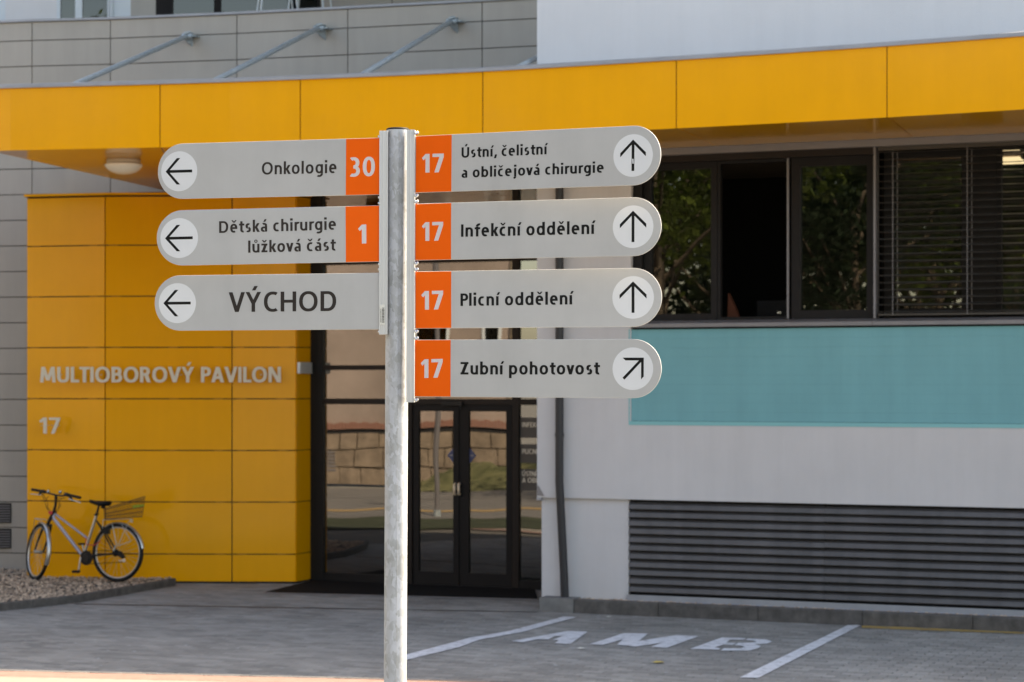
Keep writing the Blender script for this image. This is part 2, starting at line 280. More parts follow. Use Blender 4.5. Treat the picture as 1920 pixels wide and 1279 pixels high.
# ------------------------------------------------------------------ lettering
def superring(x0, x1, y0, y1, w, t, a0=0, a1=360, p=2.2, N=None):
    cx, cy, A, B = (x0 + x1) / 2, (y0 + y1) / 2, (x1 - x0) / 2, (y1 - y0) / 2
    N = N or max(6, int(abs(a1 - a0) / 9)); out = []
    def q(th, a, b):
        c, s_ = math.cos(th), math.sin(th)
        return (cx + a * math.copysign(abs(c) ** (2 / p), c), cy + b * math.copysign(abs(s_) ** (2 / p), s_))
    pr = None
    for i in range(N + 1):
        th = R(a0 + (a1 - a0) * i / N); cur = (q(th, A, B), q(th, A - w, B - t))
        if pr: out.append([pr[1], pr[0], cur[0], cur[1]])
        pr = cur
    return out
def glyph(ch, w):
    t = 0.84 * w; X = 0.74; AS = 1.04; o = 0.012; wd = w * 1.06; S = []
    def r(x0, x1, y0, y1): S.append([(x0, y0), (x1, y0), (x1, y1), (x0, y1)])
    def v(x, y0, y1): r(x, x + w, y0, y1)
    def h(x0, x1, y): r(x0, x1, y, y + t)
    def d(xa, ya, xb, yb, q=None):
        q = q or wd; S.append([(xa, ya), (xa + q, ya), (xb + q, yb), (xb, yb)])
    def g(*a, **k): S.extend(superring(a[0], a[1], a[2], a[3], w, t, *a[4:], **k))
    def caron(cx, y=0.84): d(cx - .065, y, cx - .22, y + .21, .13); d(cx - .065, y, cx + .09, y + .21, .13)
    def acute(cx, y=0.84): d(cx - .10, y, cx + .02, y + .22, .17)
    W_ = 0.5
    B = {'č': 'c', 'ě': 'e', 'ž': 'z', 'ů': 'u', 'í': 'i', 'á': 'a', 'Ú': 'U', 'Ý': 'Y', 'Č': 'C', 'Í': 'I', 'Á': 'A'}
    if ch in B:
        S, W_ = glyph_raw_noi(B[ch], w) if ch == 'í' else glyph(B[ch], w); S = list(S)
        cx = W_ / 2; up = ch.isupper()
        if ch in 'čě' : caron(cx + .02)
        elif ch == 'ž': caron(cx)
        elif ch == 'Č': caron(cx + .04, 1.08)
        elif ch == 'ů': S.extend(superring(cx - .14, cx + .14, .83, 1.10, .075, .07, p=2))
        elif up: acute(cx + .03, 1.08)
        else: acute(cx + .04)
        return S, W_
    c = ch
    if c == 'o': W_ = .64; g(0, W_, -o, X + o)
    elif c == 'c': W_ = .50; g(0, .64, -o, X + o, 62, 298)
    elif c == 'e': W_ = .60; g(0, W_, -o, X + o, 0, 300); h(w * .6, W_ - .02, .30); r(W_ - w, W_ - .005, .30, .40)
    elif c == 'a': W_ = .53; v(W_ - w, 0, .48); g(.0, W_, X - .52, X + o, 0, 122); g(0, .50, -o, .44, 78, 290); h(.24, W_ - w * .5, .44 - t)
    elif c == 'b': W_ = .63; v(0, 0, AS); g(0, W_, -o, X + o)
    elif c == 'd': W_ = .63; v(W_ - w, 0, AS); g(0, W_, -o, X + o)
    elif c == 'p': W_ = .63; v(0, -.29, X); g(0, W_, -o, X + o)
    elif c == 'g': W_ = .61; v(W_ - w, .0, X); g(0, W_, 0, X + o); g(0, W_, -.29, .27, -128, 0)
    elif c == 'h': W_ = .59; v(0, 0, AS); g(0, W_, X - .58, X + o, 0, 150); v(W_ - w, 0, X - .28)
    elif c == 'n': W_ = .59; v(0, 0, X); g(0, W_, X - .58, X + o, 0, 150); v(W_ - w, 0, X - .28)
    elif c == 'u': W_ = .59; v(0, .28, X); g(0, W_, -o, .58, 180, 330); v(W_ - w, 0, X)
    elif c == 'r': W_ = .38; v(0, 0, X); g(0, .62, X - .60, X + o, 70, 150)
    elif c == 'i': W_ = w; v(0, 0, X); r(-.01, w + .01, .87, 1.06)
    elif c == 'j': W_ = w + .06; v(.06, -.06, X); r(.05, w + .07, .87, 1.06); g(-.30, .06 + w, -.29, .15, -80, 0)
    elif c == 'l': W_ = w; v(0, 0, AS)
    elif c == 'k': W_ = .58; v(0, 0, AS); d(w * .75, .37, .35, X, wd * 1.05); d(W_ - wd * 1.1, 0, w * .8, .41, wd * 1.1)
    elif c == 's': W_ = .46; g(.02, .46, X / 2 - t / 2, X + o, 48, 262); g(0, .46, -o, X / 2 + t / 2, 228, 442)
    elif c == 't': W_ = .42; v(.08, .18, .94); g(.08, .58, -o, .42, 180, 282); h(-.02, W_, X - t)
    elif c == 'f': W_ = .44; v(.08, 0, .80); g(.08, .68, .58, AS + o, 82, 180); h(-.02, W_ - .02, X - t)
    elif c == 'v': W_ = .60; d(.30 - wd / 2, 0, 0, X); d(.30 - wd / 2, 0, W_ - wd, X)
    elif c == 'z': W_ = .50; h(0, W_, 0); h(0, W_, X - t); d(0, 0, W_ - wd * 1.2, X, wd * 1.2)
    elif c == ',': W_ = .20; d(-.02, -.17, .07, .19, w)
    elif c == 'I': W_ = w; v(0, 0, 1)
    elif c == 'O': W_ = .90; g(0, W_, -o, 1 + o, p=2.2)
    elif c == 'C': W_ = .68; g(0, .88, -o, 1 + o, 60, 300, p=2.25)
    elif c == 'D': W_ = .76; v(0, 0, 1); h(0, .34, 0); h(0, .34, 1 - t); g(-.08, W_, 0, 1, -90, 90)
    elif c == 'H': W_ = .76; v(0, 0, 1); v(W_ - w, 0, 1); h(0, W_, .5 - t * .4)
    elif c == 'V': W_ = .80; d(.40 - wd / 2, 0, 0, 1); d(.40 - wd / 2, 0, W_ - wd, 1)
    elif c == 'Y': W_ = .76; d(.38 - wd / 2, .42, 0, 1); d(.38 - wd / 2, .42, W_ - wd, 1); v(.38 - w / 2, 0, .46)
    elif c == 'P': W_ = .60; v(0, 0, 1); h(0, .3, 1 - t); h(0, .3, .40); g(0, W_, .40, 1, -90, 90)
    elif c == 'R': W_ = .66; v(0, 0, 1); h(0, .3, 1 - t); h(0, .3, .43); g(0, .60, .43, 1, -90, 90); d(W_ - wd * 1.1, 0, .26, .47, wd * 1.1)
    elif c == 'B': W_ = .64; v(0, 0, 1); h(0, .3, 1 - t); h(0, .3, 0); h(0, .3, .52 - t / 2); g(0, .60, .52 - t / 2, 1, -90, 90); g(-.02, W_, 0, .52 + t / 2, -90, 90)
    elif c == 'U': W_ = .73; v(0, .33, 1); v(W_ - w, .33, 1); g(0, W_, -o, .68, 180, 360)
    elif c == 'Z': W_ = .62; h(0, W_, 0); h(0, W_, 1 - t); d(0, 0, W_ - wd * 1.2, 1, wd * 1.2)
    elif c == 'T': W_ = .62; h(0, W_, 1 - t); v(.31 - w / 2, 0, 1)
    elif c == 'L': W_ = .50; v(0, 0, 1); h(0, W_, 0)
    elif c == 'E': W_ = .54; v(0, 0, 1); h(0, W_, 0); h(0, W_, 1 - t); h(0, W_ - .05, .5 - t * .4)
    elif c == 'F': W_ = .52; v(0, 0, 1); h(0, W_, 1 - t); h(0, W_ - .05, .48 - t * .4)
    elif c == 'K': W_ = .66; v(0, 0, 1); d(w * .75, .5, W_ - wd * 1.1, 1, wd * 1.1); d(W_ - wd * 1.05, 0, w * .8, .56, wd * 1.1)
    elif c == 'S': W_ = .54; g(.02, .54, .5 - t / 2, 1 + o, 48, 262); g(0, .54, -o, .5 + t / 2, 228, 442)
    elif c == 'N': W_ = .76; v(0, 0, 1); v(W_ - w, 0, 1); d(W_ - wd * 1.1, 0, 0, 1, wd * 1.1)
    elif c == 'M': W_ = .94; d(0, 0, .07, 1, w); d(W_ - w, 0, W_ - w - .07, 1, w); d(.47 - wd / 2, .12, .07, 1); d(.47 - wd / 2, .12, W_ - .07 - wd, 1)
    elif c == 'A': W_ = .78; d(0, 0, .39 - wd / 2, 1); d(W_ - wd, 0, .39 - wd / 2, 1); h(.16, W_ - .16, .22)
    elif c == '1': W_ = .40; v(W_ - w, 0, 1); S.append([(0, .79), (.085, .66), (W_ - w * .5, .86), (W_ - w * .5, 1.0), (W_ - w, 1.0)])
    elif c == '7': W_ = .58; h(0, W_, 1 - t); d(.10, 0, W_ - wd, 1 - t)
    elif c == '0': W_ = .64; g(0, W_, -o, 1 + o, p=2.2)
    elif c == '3': W_ = .58; g(-.08, .55, .5 - t / 2, 1 + o, -90, 122); g(-.10, W_, -o, .5 + t / 2, -122, 90)
    elif c == ' ': W_ = .34
    else: raise ValueError(c)
    return S, W_
def glyph_raw_noi(c, w):
    return [[(0, 0), (w, 0), (w, .74), (0, .74)]], w
def layout(text, w, track=0.13):
    x = 0; out = []
    for i, ch in enumerate(text):
        S, W_ = glyph(ch, w)
        if ch != ' ': out.append([[(a + x, b) for a, b in poly] for poly in S])
        tr = track
        if ch in 'vV' or ch == 'Y': tr *= .45
        if ch in 'rtkfTLAPF7': tr *= .5
        if i + 1 < len(text) and text[i + 1] in 'vVYÝTA': tr *= .55
        x += W_ + (0 if ch == ' ' else tr)
        if ch == ' ': x -= 0
    return out, x
def union(polys):
    Vv = []; Ff = []
    for p in polys:
        k = len(Vv); Vv += [tuple(q) for q in p]; Ff.append(list(range(k, k + len(p))))
    from mathutils import Vector
    # drop degenerate, orient ccw
    F2 = []
    for f in Ff:
        a = sum(Vv[f[i]][0] * Vv[f[(i + 1) % len(f)]][1] - Vv[f[(i + 1) % len(f)]][0] * Vv[f[i]][1] for i in range(len(f)))
        if abs(a) < 1e-9: continue
        F2.append(f if a > 0 else f[::-1])
    r = delaunay_2d_cdt([Vector(q) for q in Vv], [], F2, 0, 1e-6, True)
    vs_, fs_, of = r[0], r[2], r[5]
    keep = [f for f, q in zip(fs_, of) if len(q) > 0]
    return [(v_.x, v_.y) for v_ in vs_], keep
def text_mesh(text, w, place, ext=None, track=0.13):
    """place(x,y)->point ; ext: extrusion vector"""
    gl, width = layout(text, w, track)
    xs = [q[0] for g_ in gl for p in g_ for q in p]; x0, x1 = min(xs), max(xs)
    mbs = []
    for g_ in gl:
        v2, f2 = union(g_); Vv = [place((a - x0) / (x1 - x0), b) for a, b in v2]; Ff = [tuple(f) for f in f2]
        if ext is not None:
            n = len(Vv); Vv = Vv + [p + ext for p in Vv]
            ed = {}
            for f in Ff:
                for i in range(len(f)):
                    e = (f[i], f[(i + 1) % len(f)]); ed[e] = 1
            side = [(a, b, b + n, a + n) for (a, b) in ed if (b, a) not in ed]
            Ff = [f[::-1] for f in Ff] + [tuple(i + n for i in f) for f in Ff] + side
        mbs.append((Vv, Ff))
    return mbs

flecks(M['paver'])
for k_, a_ in (('yellow', .03), ('grey_panel', .06), ('plaster', .04), ('white_plaster', .03), ('teal', .06), ('louvre', .22), ('kerb', .2), ('blade', .05)): 
    streaks(M[k_], a_)
streaks(M['paver'], .07, 1.2, 1.2)
wear(M['line_white'], (.22, .22, .225)); wear(M['line_yellow'], (.2, .19, .18))
# ================================================================== GROUND
def sheet(name, pts, m, z=None, kind='structure', parent=None, label=None):
    pts = [V3((p[0], p[1], z if z is not None else p[2])) for p in pts]
    tris = tessellate_polygon([pts]); o = obj(name, pts, [tuple(t) for t in tris], m, parent)
    me = o.data
    if sum(p.normal.z for p in me.polygons) < 0: me.flip_normals()
    if kind: o['kind'] = kind
    if label: o['label'] = label
    return o
sheet('ground', [(-900, -900), (900, -900), (900, 900), (-900, 900)], M['ground'], z=-0.06)
sheet('plaza_bedding', [(-14, 18.9), (16, 14.5), (16, 30), (-14, 30)], M['joint_sand'], z=-0.012)

# pavers as real blocks, one joined mesh; rows run parallel to the facade
def pavers():
    mb_v = []; mb_f = []
    L_, W_, g = 0.20, 0.10, 0.008
    d = PW.d; n = PW.n; o0 = V3((0, 23.25, 0))
    rnd = random.Random(3)
    for j in range(-46, 62):
        for i in range(-36, 36):
            a0 = i * L_ + (j % 2) * L_ / 2; b0 = j * W_
            c = o0 + d * (a0 + L_ / 2) + n * (b0 + W_ / 2)
            if c.y < 12 or c.y > 27.4: continue
            if abs(c.x) > 0.25 * c.y + 0.9: continue
            if c.y < 18.42 - 0.158 * (c.x + 4.4) and c.x < 3: continue
            hz = rnd.uniform(-0.0015, 0.0015); k = len(mb_v); ch = 0.004
            tx = rnd.uniform(-.002, .002); ty = rnd.uniform(-.002, .002)
            for (ins, z) in ((0, -0.02), (0, -ch), (ch, 0)):
                for (sx, sy) in ((0, 0), (1, 0), (1, 1), (0, 1)):
                    aa = a0 + g / 2 + ins + sx * (L_ - g - 2 * ins); bb = b0 + g / 2 + ins + sy * (W_ - g - 2 * ins)
                    p = o0 + d * aa + n * bb; mb_v.append((p.x, p.y, z + hz + (sx - .5) * tx + (sy - .5) * ty))
            for q in range(2):
                for e in range(4):
                    mb_f.append((k + q * 4 + e, k + q * 4 + (e + 1) % 4, k + q * 4 + 4 + (e + 1) % 4, k + q * 4 + 4 + e))
            mb_f.append((k + 8, k + 9, k + 10, k + 11))
    o = obj('paving_blocks', mb_v, mb_f, M['paver'])
    o.data.validate()
    tag(o, 'grey concrete block paving of the entrance yard between kerb and road', 'paving', kind='stuff')
pavers()
# sunlit footway in the foreground, its pale part widened out of view for bounce light
def fl(x, off=0.0): return 18.42 - 0.158 * (x + 4.4) + off
for nm, m_, o1, o2, z in (('edge_kerb', 'kerb_pale', 0.0, -0.05, 0.012), ('red_footway', 'redpave', -0.05, -0.36, 0.006), ('pale_footway', 'palepave', -0.36, -6.0, 0.004), ('asphalt_road', 'asphalt', -6.0, -22.0, 0.0)):
    sheet(nm, [(-14, fl(-14, o1)), (-14, fl(-14, o2)), (3.0, fl(3, o2)), (3.0, fl(3, o1))], M[m_], z=z)
sheet('near_asphalt', [(3.0, 17.0), (3.0, 0), (20, 0), (20, 14)], M['asphalt'], z=-0.02)

# markings
def gpoly(name, pxs, m, z, label=None, cat=None, group=None):
    pts = [G(a, b, z) for a, b in pxs]
    return pts
def marking(polys, m, z, name, label, cat, group=None):
    Vv = []; Ff = []
    for pxs in polys:
        pts = [G(a, b, z) for a, b in pxs]; k = len(Vv)
        t = tessellate_polygon([[V3((p.x, p.y, 0)) for p in pts]]); Vv += pts; Ff += [tuple(i + k for i in q) for q in t]
    o = obj(name, Vv, Ff, m)
    for p in o.data.polygons:
        if p.normal.z < 0: p.flip()
    return tag(o, label, cat, group)
def zz(pts): return [(950 + a / 3.692, 1150 + b / 3.692) for a, b in pts]
zM = 0.0065
GRP = 'white letters painted in the bay'
marking([zz([(30, 193), (425, 122), (560, 127), (440, 212), (332, 207), (362, 186), (322, 183), (392, 155), (330, 158), (290, 180), (215, 178), (110, 200)])], M['line_white'], zM, 'painted_letter', 'white painted stencil letter A on the grey paving', 'road marking')
marking([zz([(575, 213), (812, 137), (978, 139), (915, 192), (1175, 150), (1328, 158), (1110, 238), (997, 232), (1075, 203), (895, 230), (765, 217), (805, 178), (668, 218)])], M['line_white'], zM, 'painted_letter', 'white painted stencil letter M on the grey paving', 'road marking')
marking([zz([(1272, 245), (1490, 167), (1655, 172), (1640, 182), (1545, 182), (1520, 203), (1590, 206), (1560, 220), (1500, 216), (1440, 238), (1480, 242), (1468, 252)]),
         zz([(1668, 175), (1790, 180), (1840, 195), (1800, 210), (1715, 213), (1760, 225), (1740, 242), (1680, 258), (1480, 257), (1505, 242), (1620, 243), (1650, 232), (1615, 222), (1578, 221), (1602, 205), (1690, 204), (1730, 195), (1700, 187), (1655, 184)])],
        M['line_white'], zM, 'painted_letter', 'white painted stencil letter B on the grey paving', 'road marking')
marking([[(1057, 1156), (1081, 1157), (975, 1186), (900, 1199), (862, 1213), (750, 1240), (728, 1236), (843, 1206), (880, 1196), (955, 1183)]], M['line_white'], zM, 'parking_line', 'bent white bay line running from the wall corner towards the signpost', 'road marking')
marking([[(1590, 1172), (1614, 1172), (1422, 1271), (1387, 1270)]], M['line_white'], zM, 'parking_line', 'straight wide white bay line right of the letter B', 'road marking')
marking([[(1616, 1173), (1920, 1184), (2200, 1197), (2200, 1202), (1920, 1188), (1616, 1177)]], M['line_yellow'], zM, 'yellow_line', 'thin yellow line along the foot of the kerb', 'road marking')
mb = MB(); a = G(140, 1133); b = G(1008, 1148)
mb.prism([a + V3((0, .02, .001)), b + V3((0, .02, .001)), b + V3((0, -.02, .001)), a + V3((0, -.02, .001))], (0, 0, .005)); o = mb.build('drain_channel', M['black_paint'])
tag(o, 'thin dark slot drain across the paving in front of the door', 'drain')
# door mat
t = thing('entrance_mat', G(780, 1105), 'black rubber mat lying in front of the glass doors', 'mat')
mb = MB(); q = [G(495, 1113), G(1006, 1126), PG.pt(PG.s_(1006), 0, .06), PG.pt(PG.s_(590), 0, .06)]
q = [V3((p.x, p.y, .004)) for p in q]; q2 = [p + (q[3] - q[0]).normalized() * .05 for p in q[:2]]
mb.prism([q2[0], q2[1], q[2], q[3]], (0, 0, .012)); mb.build('rubber_field', M['mat'], t)
mb = MB(); mb.prism([q[0], q[1], q2[1] - V3((0, .003, 0)), q2[0] - V3((0, .003, 0))], (0, 0, .008)); mb.build('metal_edge', M['sill'], t)
# fallen leaf, litter
def scrap(px, py, s_, m_, label, nm='fallen_leaf', cat='leaf'):
    c = G(px, py, .008); mb = MB()
    mb.add([c + V3((s_ * math.cos(k * 1.05) * (1 + .3 * (k % 2)), s_ * math.sin(k * 1.05), .004 * (k % 3))) for k in range(6)], [(0, 1, 2, 3, 4, 5)]); tag(mb.build(nm, M[m_]), label, cat)
scrap(1236, 1242, .05, 'yellow_leaf', 'small yellow fallen leaf on the paving below the letter M')
scrap(1143, 1157, .03, 'paper', 'tiny white paper scrap at the foot of the kerb', 'paper_scrap', 'litter')
scrap(1091, 1216, .035, 'paper', 'small pale paper scrap below the letter A', 'paper_scrap', 'litter')

# ---- gravel bed + edging (left)
def stones(name, poly, n, zbase, size, label, seed=1, fac=None):
    rnd = random.Random(seed); xs = [p[0] for p in poly]; ys = [p[1] for p in poly]
    def inside(x, y):
        c = False; j = len(poly) - 1
        for i in range(len(poly)):
            if ((poly[i][1] > y) != (poly[j][1] > y)) and x < (poly[j][0] - poly[i][0]) * (y - poly[i][1]) / (poly[j][1] - poly[i][1]) + poly[i][0]: c = not c
            j = i
        return c
    Vv = []; Ff = []
    base = [(0, 0, 1), (.9, 0, .2), (.28, .85, .2), (-.73, .5, .2), (-.73, -.5, .2), (.28, -.85, .2), (0, 0, -.6)]
    fs = [(0, 1, 2), (0, 2, 3), (0, 3, 4), (0, 4, 5), (0, 5, 1), (6, 2, 1), (6, 3, 2), (6, 4, 3), (6, 5, 4), (6, 1, 5)]
    k = 0; tries = 0
    while k < n and tries < n * 8:
        tries += 1; x = rnd.uniform(min(xs), max(xs)); y = rnd.uniform(min(ys), max(ys))
        if not inside(x, y): continue
        k += 1; s_ = size * rnd.uniform(.55, 1.35); a = rnd.uniform(0, 6.3); sx, sy, sz = rnd.uniform(.8, 1.3), rnd.uniform(.7, 1.1), rnd.uniform(.5, .85)
        b0 = len(Vv); z = zbase + rnd.uniform(-.2, .5) * size
        for (u, v, q) in base:
            u, v, q = u * s_ * sx * rnd.uniform(.85, 1.15), v * s_ * sy, q * s_ * sz
            Vv.append((x + u * math.cos(a) - v * math.sin(a), y + u * math.sin(a) + v * math.cos(a), z + q))
        Ff += [tuple(i + b0 for i in f) for f in fs]
    o = obj(name, Vv, Ff, M['stone']); return tag(o, label, 'gravel', kind='stuff')
ZG = 0.075
e0, e1, e2 = G(325, 1090, ZG), G(150, 1122, ZG), G(-120, 1150, ZG)
back = [V3((-8.2, 28.5, ZG)), V3((-4.2, 27.5, ZG))]
gp = [(p.x + o_[0], p.y + o_[1]) for p, o_ in ((G(330, 1098, 0), (-.12, .12)), (G(150, 1130, 0), (0, .085)), (G(0, 1147, 0), (0, .075)), (G(-150, 1160, 0), (0, .07)))] + [(-8.6, 23.4), (-8.6, 28.6), (-4.2, 26.6)]
sheet('gravel_soil', [(a, b) for a, b in gp], M['joint_sand'], z=ZG - .022)
stones('gravel_bed', gp, 11000, ZG - .012, .019, 'light brown gravel bed under the bicycle along the yellow wall', 5)
def kerbrun(pts, n_, wd, ztop, m_, nm, root):
    P_ = [V3((p.x, p.y, 0)) for p in pts]; tot = sum((P_[i + 1] - P_[i]).length for i in range(len(P_) - 1))
    def at(t_):
        for i in range(len(P_) - 1):
            l = (P_[i + 1] - P_[i]).length
            if t_ <= l + 1e-6: return P_[i] + (P_[i + 1] - P_[i]) * (t_ / l)
            t_ -= l
        return P_[-1]
    for i in range(n_):
        a = at(tot * i / n_); b = at(tot * (i + 1) / n_); dd = (b - a).normalized(); a = a + dd * .003; b = b - dd * .003
        nn = V3((-dd.y, dd.x, 0));
        if nn.y < 0: nn = -nn
        mb = MB(); ch = .012
        prof = [(0, -.05), (0, ztop - ch), (ch, ztop), (wd - ch, ztop), (wd, ztop - ch), (wd, -.05)]
        mb.prism([a + nn * u + V3((0, 0, z)) for u, z in prof], b - a); mb.build(nm, M[m_], root)
t = thing('bed_edging', e1, 'low dark concrete edging round the gravel bed', 'kerb')
kerbrun([G(330, 1098, 0), G(150, 1130, 0), G(0, 1147, 0), G(-150, 1160, 0)], 6, .06, .09, 'kerb', 'edging_stone', t)

# ---- right kerb
t = thing('kerb', G(1500, 1170), 'dark weathered concrete kerb along the foot of the plaster wall', 'kerb')
PK = Plane(23.27)
ks = [1076, 1234, 1421, 1617, 1824, 2045, 2280]
for i in range(len(ks) - 1):
    mb = MB(); s0, s1 = PK.s_(ks[i]) + .003, PK.s_(ks[i + 1]) - .003; ch = .012
    prof = [(-.0, -.05), (-.0, .135), (-ch, .147), (-.10, .147), (-.10, -.05)]
    mb.prism([PK.pt(s0, z, n_) for n_, z in prof], PK.d * (s1 - s0)); mb.build('kerb_stone', M['kerb'], t)
o = MB(); PK.box(o, PK.s_(1012), PK.s_(1076) - .004, -.05, .155, -.3, .01)
o = o.build('kerb_stone', M['kerb_pale'], t); o['label'] = 'pale grey corner block'
gq = [PK.pt(PK.s_(1060), 0, -.10), PK.pt(PK.s_(2250), 0, -.10), PK.pt(PK.s_(2250), 0, -.26), PK.pt(PK.s_(1060), 0, -.26)]
stones('gravel_strip', [(p.x, p.y) for p in gq], 2600, .135, .017, 'narrow strip of brown gravel between the kerb and the louvres', 9)
sheet('strip_soil', [(p.x, p.y) for p in gq], M['joint_sand'], z=.125)

# ================================================================== BUILDING
bld = thing('hospital_building', PW.pt(4, 0), 'modern pavilion with yellow and grey cladding, pale plaster wall, teal band and dark windows', 'building')
def bpart(name, mb, m, parent=None): return mb.build(name, M[m], parent or bld)
SR = 7.6  # right end along PW
s = PW.s_
# plaster wall pieces
mb = MB(); PW.box(mb, s(1007), s(1183), 1.23, 5.00, -.35, 0); bpart('plaster_wall', mb, 'plaster')
mb = MB(); PW.box(mb, s(1007), SR, 5.0, 6.92, -.35, .0); PW.box(mb, s(1007), s(1007) + .3, 5.0, 6.92, -4, -.35); bpart('plaster_wall', mb, 'white_plaster')
mb = MB(); PW.box(mb, s(1183), SR, 1.23, 2.03, -.35, 0); bpart('plaster_wall', mb, 'plaster')
mb = MB(); PW.box(mb, s(1183), SR, 2.03, 3.07, -.35, -.05); bpart('plaster_wall', mb, 'dark')
mb = MB(); PW.box(mb, s(1007) + .035, s(1176), .12, 1.229, -.35, -.05); bpart('plaster_wall', mb, 'plaster')
mb = MB(); PW.box(mb, s(1007) + .03, s(1176), -.05, .12, -.35, -.03); bpart('wall_foot', mb, 'kerb_pale')
mb = MB(); PW.box(mb, s(1007), s(1007) + .06, 0, 5, -3.2, -.35); bpart('reveal_wall', mb, 'plaster')
mb = MB(); PW.box(mb, s(1007) - .004, s(1007) + .05, 1.20, 1.23, -.2, .004); bpart('corner_bead', mb, 'zinc_trim')
# torn corner profile
mb = MB(); mb.add([PW.pt(s(1007) + .005, 1.25, .006), PW.pt(s(1007) + .09, 1.245, .006), PW.pt(s(1007) + .02, 1.36, .006), PW.pt(s(1007) + .005, 1.36, .006)], [(0, 1, 2, 3)]); bpart('corner_patch', mb, 'sill')
# teal boards
n_b = 10; z0, z1 = 2.075, 3.055
for k in range(n_b):
    a = z0 + (z1 - z0) * k / n_b; b = z0 + (z1 - z0) * (k + 1) / n_b
    mb = MB(); PW.box(mb, s(1181), SR, a + .0003, b - .0003, -.05, -.012 + .0006 * (k % 3)); bpart('teal_board', mb, 'teal')
mb = MB(); PW.box(mb, s(1180), SR, 2.03, 2.072, -.05, .006); bpart('teal_trim', mb, 'teal_trim')
mb = MB(); PW.box(mb, s(1179), s(1181) - .001, 2.03, 3.06, -.05, .004); bpart('teal_trim', mb, 'teal_trim')
# sill
for a, b in ((s(1186), s(1637)), (s(1637) + .004, SR)):
    mb = MB(); mb.prism([PW.pt(a, 3.075, -.30), PW.pt(a, 3.075, .045), PW.pt(a, 3.115, .045), PW.pt(a, 3.15, -.10), PW.pt(a, 3.15, -.30)], PW.d * (b - a)); bpart('window_sill', mb, 'sill')
# louvre sections
lz0, lz1 = .175, 1.225
for a, b in ((s(1178), s(1544)), (s(1544) + .002, s(1980)), (s(1980) + .002, SR)):
    mb = MB(); PW.box(mb, a - .002, a + .010, lz0, lz1, -.12, -.075); PW.box(mb, a - .002, b, lz0 - .01, lz0 + .035, -.12, -.03)
    fr = bpart('louvre_frame', mb, 'frame')
    pitch = (lz1 - lz0 - .07) / 11
    for k in range(11):
        z = lz0 + .06 + pitch * k + random.uniform(-.0025, .0025)
        mb = MB(); mb.prism([PW.pt(a + .001, z, -.022), PW.pt(a + .001, z + .006, -.016), PW.pt(a + .001, z + .05, -.030), PW.pt(a + .001, z + .076, -.090), PW.pt(a + .001, z + .070, -.092), PW.pt(a + .001, z + .046, -.036)], PW.d * (b - a - .001))
        bpart('louvre_slat', mb, 'louvre')
mb = MB(); PW.box(mb, s(1176), SR, -.02, 1.23, -.35, -.13); bpart('louvre_backing', mb, 'dark')
mb = MB(); mb.prism([PW.pt(s(1172), .135, .01), PW.pt(s(1172), .15, -.06), PW.pt(s(1172), .185, -.06)], PW.d * (SR - s(1172))); bpart('base_flashing', mb, 'zinc_trim')
mb = MB(); PW.box(mb, s(1174), SR, .150, .205, -.028, -.012); bpart('base_flashing', mb, 'zinc_trim')
# window band
def wz(px, py): return PW.z_(px, py)
NB = -.16
mb = MB(); PW.box(mb, s(1183), SR, 4.915, 4.99, -.30, -.02); bpart('head_flashing', mb, 'sill')
mb = MB(); PW.box(mb, s(1183), s(1200), 3.15, 4.915, -.30, -.06); bpart('window_jamb', mb, 'frame')
def window(x0, x1, z0, z1, fw=.055, pane=True, n0=NB, glass='glass_win'):
    mb = MB(); a, b = s(x0), s(x1)
    PW.box(mb, a, a + fw, z0, z1, n0 - .05, n0 + .03); PW.box(mb, b - fw, b, z0, z1, n0 - .05, n0 + .03)
    PW.box(mb, a + fw, b - fw, z0, z0 + fw, n0 - .05, n0 + .03); PW.box(mb, a + fw, b - fw, z1 - fw, z1, n0 - .05, n0 + .03)
    f = bpart('window', mb, 'frame')
    if pane:
        mb = MB(); PW.box(mb, a + fw - .01, b - fw + .01, z0 + fw - .01, z1 - fw + .01, n0 - .03, n0 - .022); mb.build('pane', M[glass], f)
    return f
f1 = window(1201, 1338, 3.152, 4.84, .07)
f2 = window(1339, 1474, 3.152, 4.84, .03, pane=False)
f2['label'] = 'open casement showing a black room'
mb = MB(); PW.box(mb, s(1470), s(1473.5), 3.16, 4.84, NB + .03, NB + .045); o = mb.build('open_sash', M['sill'], f2)
mb = MB(); PW.box(mb, s(1462), s(1469), 3.205, 3.225, NB + .24, NB + .26); mb.build('handle', M['chrome'], f2)
f3 = window(1478, 1636, 3.152, 4.84, .09)
mb = MB(); PW.box(mb, s(1636), s(1640), 3.15, 4.915, -.2, -.04); bpart('mullion_strip', mb, 'sill')
mb = MB(); PW.box(mb, s(1201), s(1636), 4.842, 4.914, -.25, -.05); bpart('head_flashing', mb, 'frame_brown')
f4 = window(1650, 1815, 3.152, 4.90, .10, n0=-.22); f4['label'] = 'window casement behind the venetian blind'
mb = MB(); PW.box(mb, s(1816), s(1862), 3.152, 4.90, -.28, -.19); bpart('mullion', mb, 'frame')
f5 = window(1862, 2180, 3.152, 4.90, .05, n0=-.24, glass='glass_win')
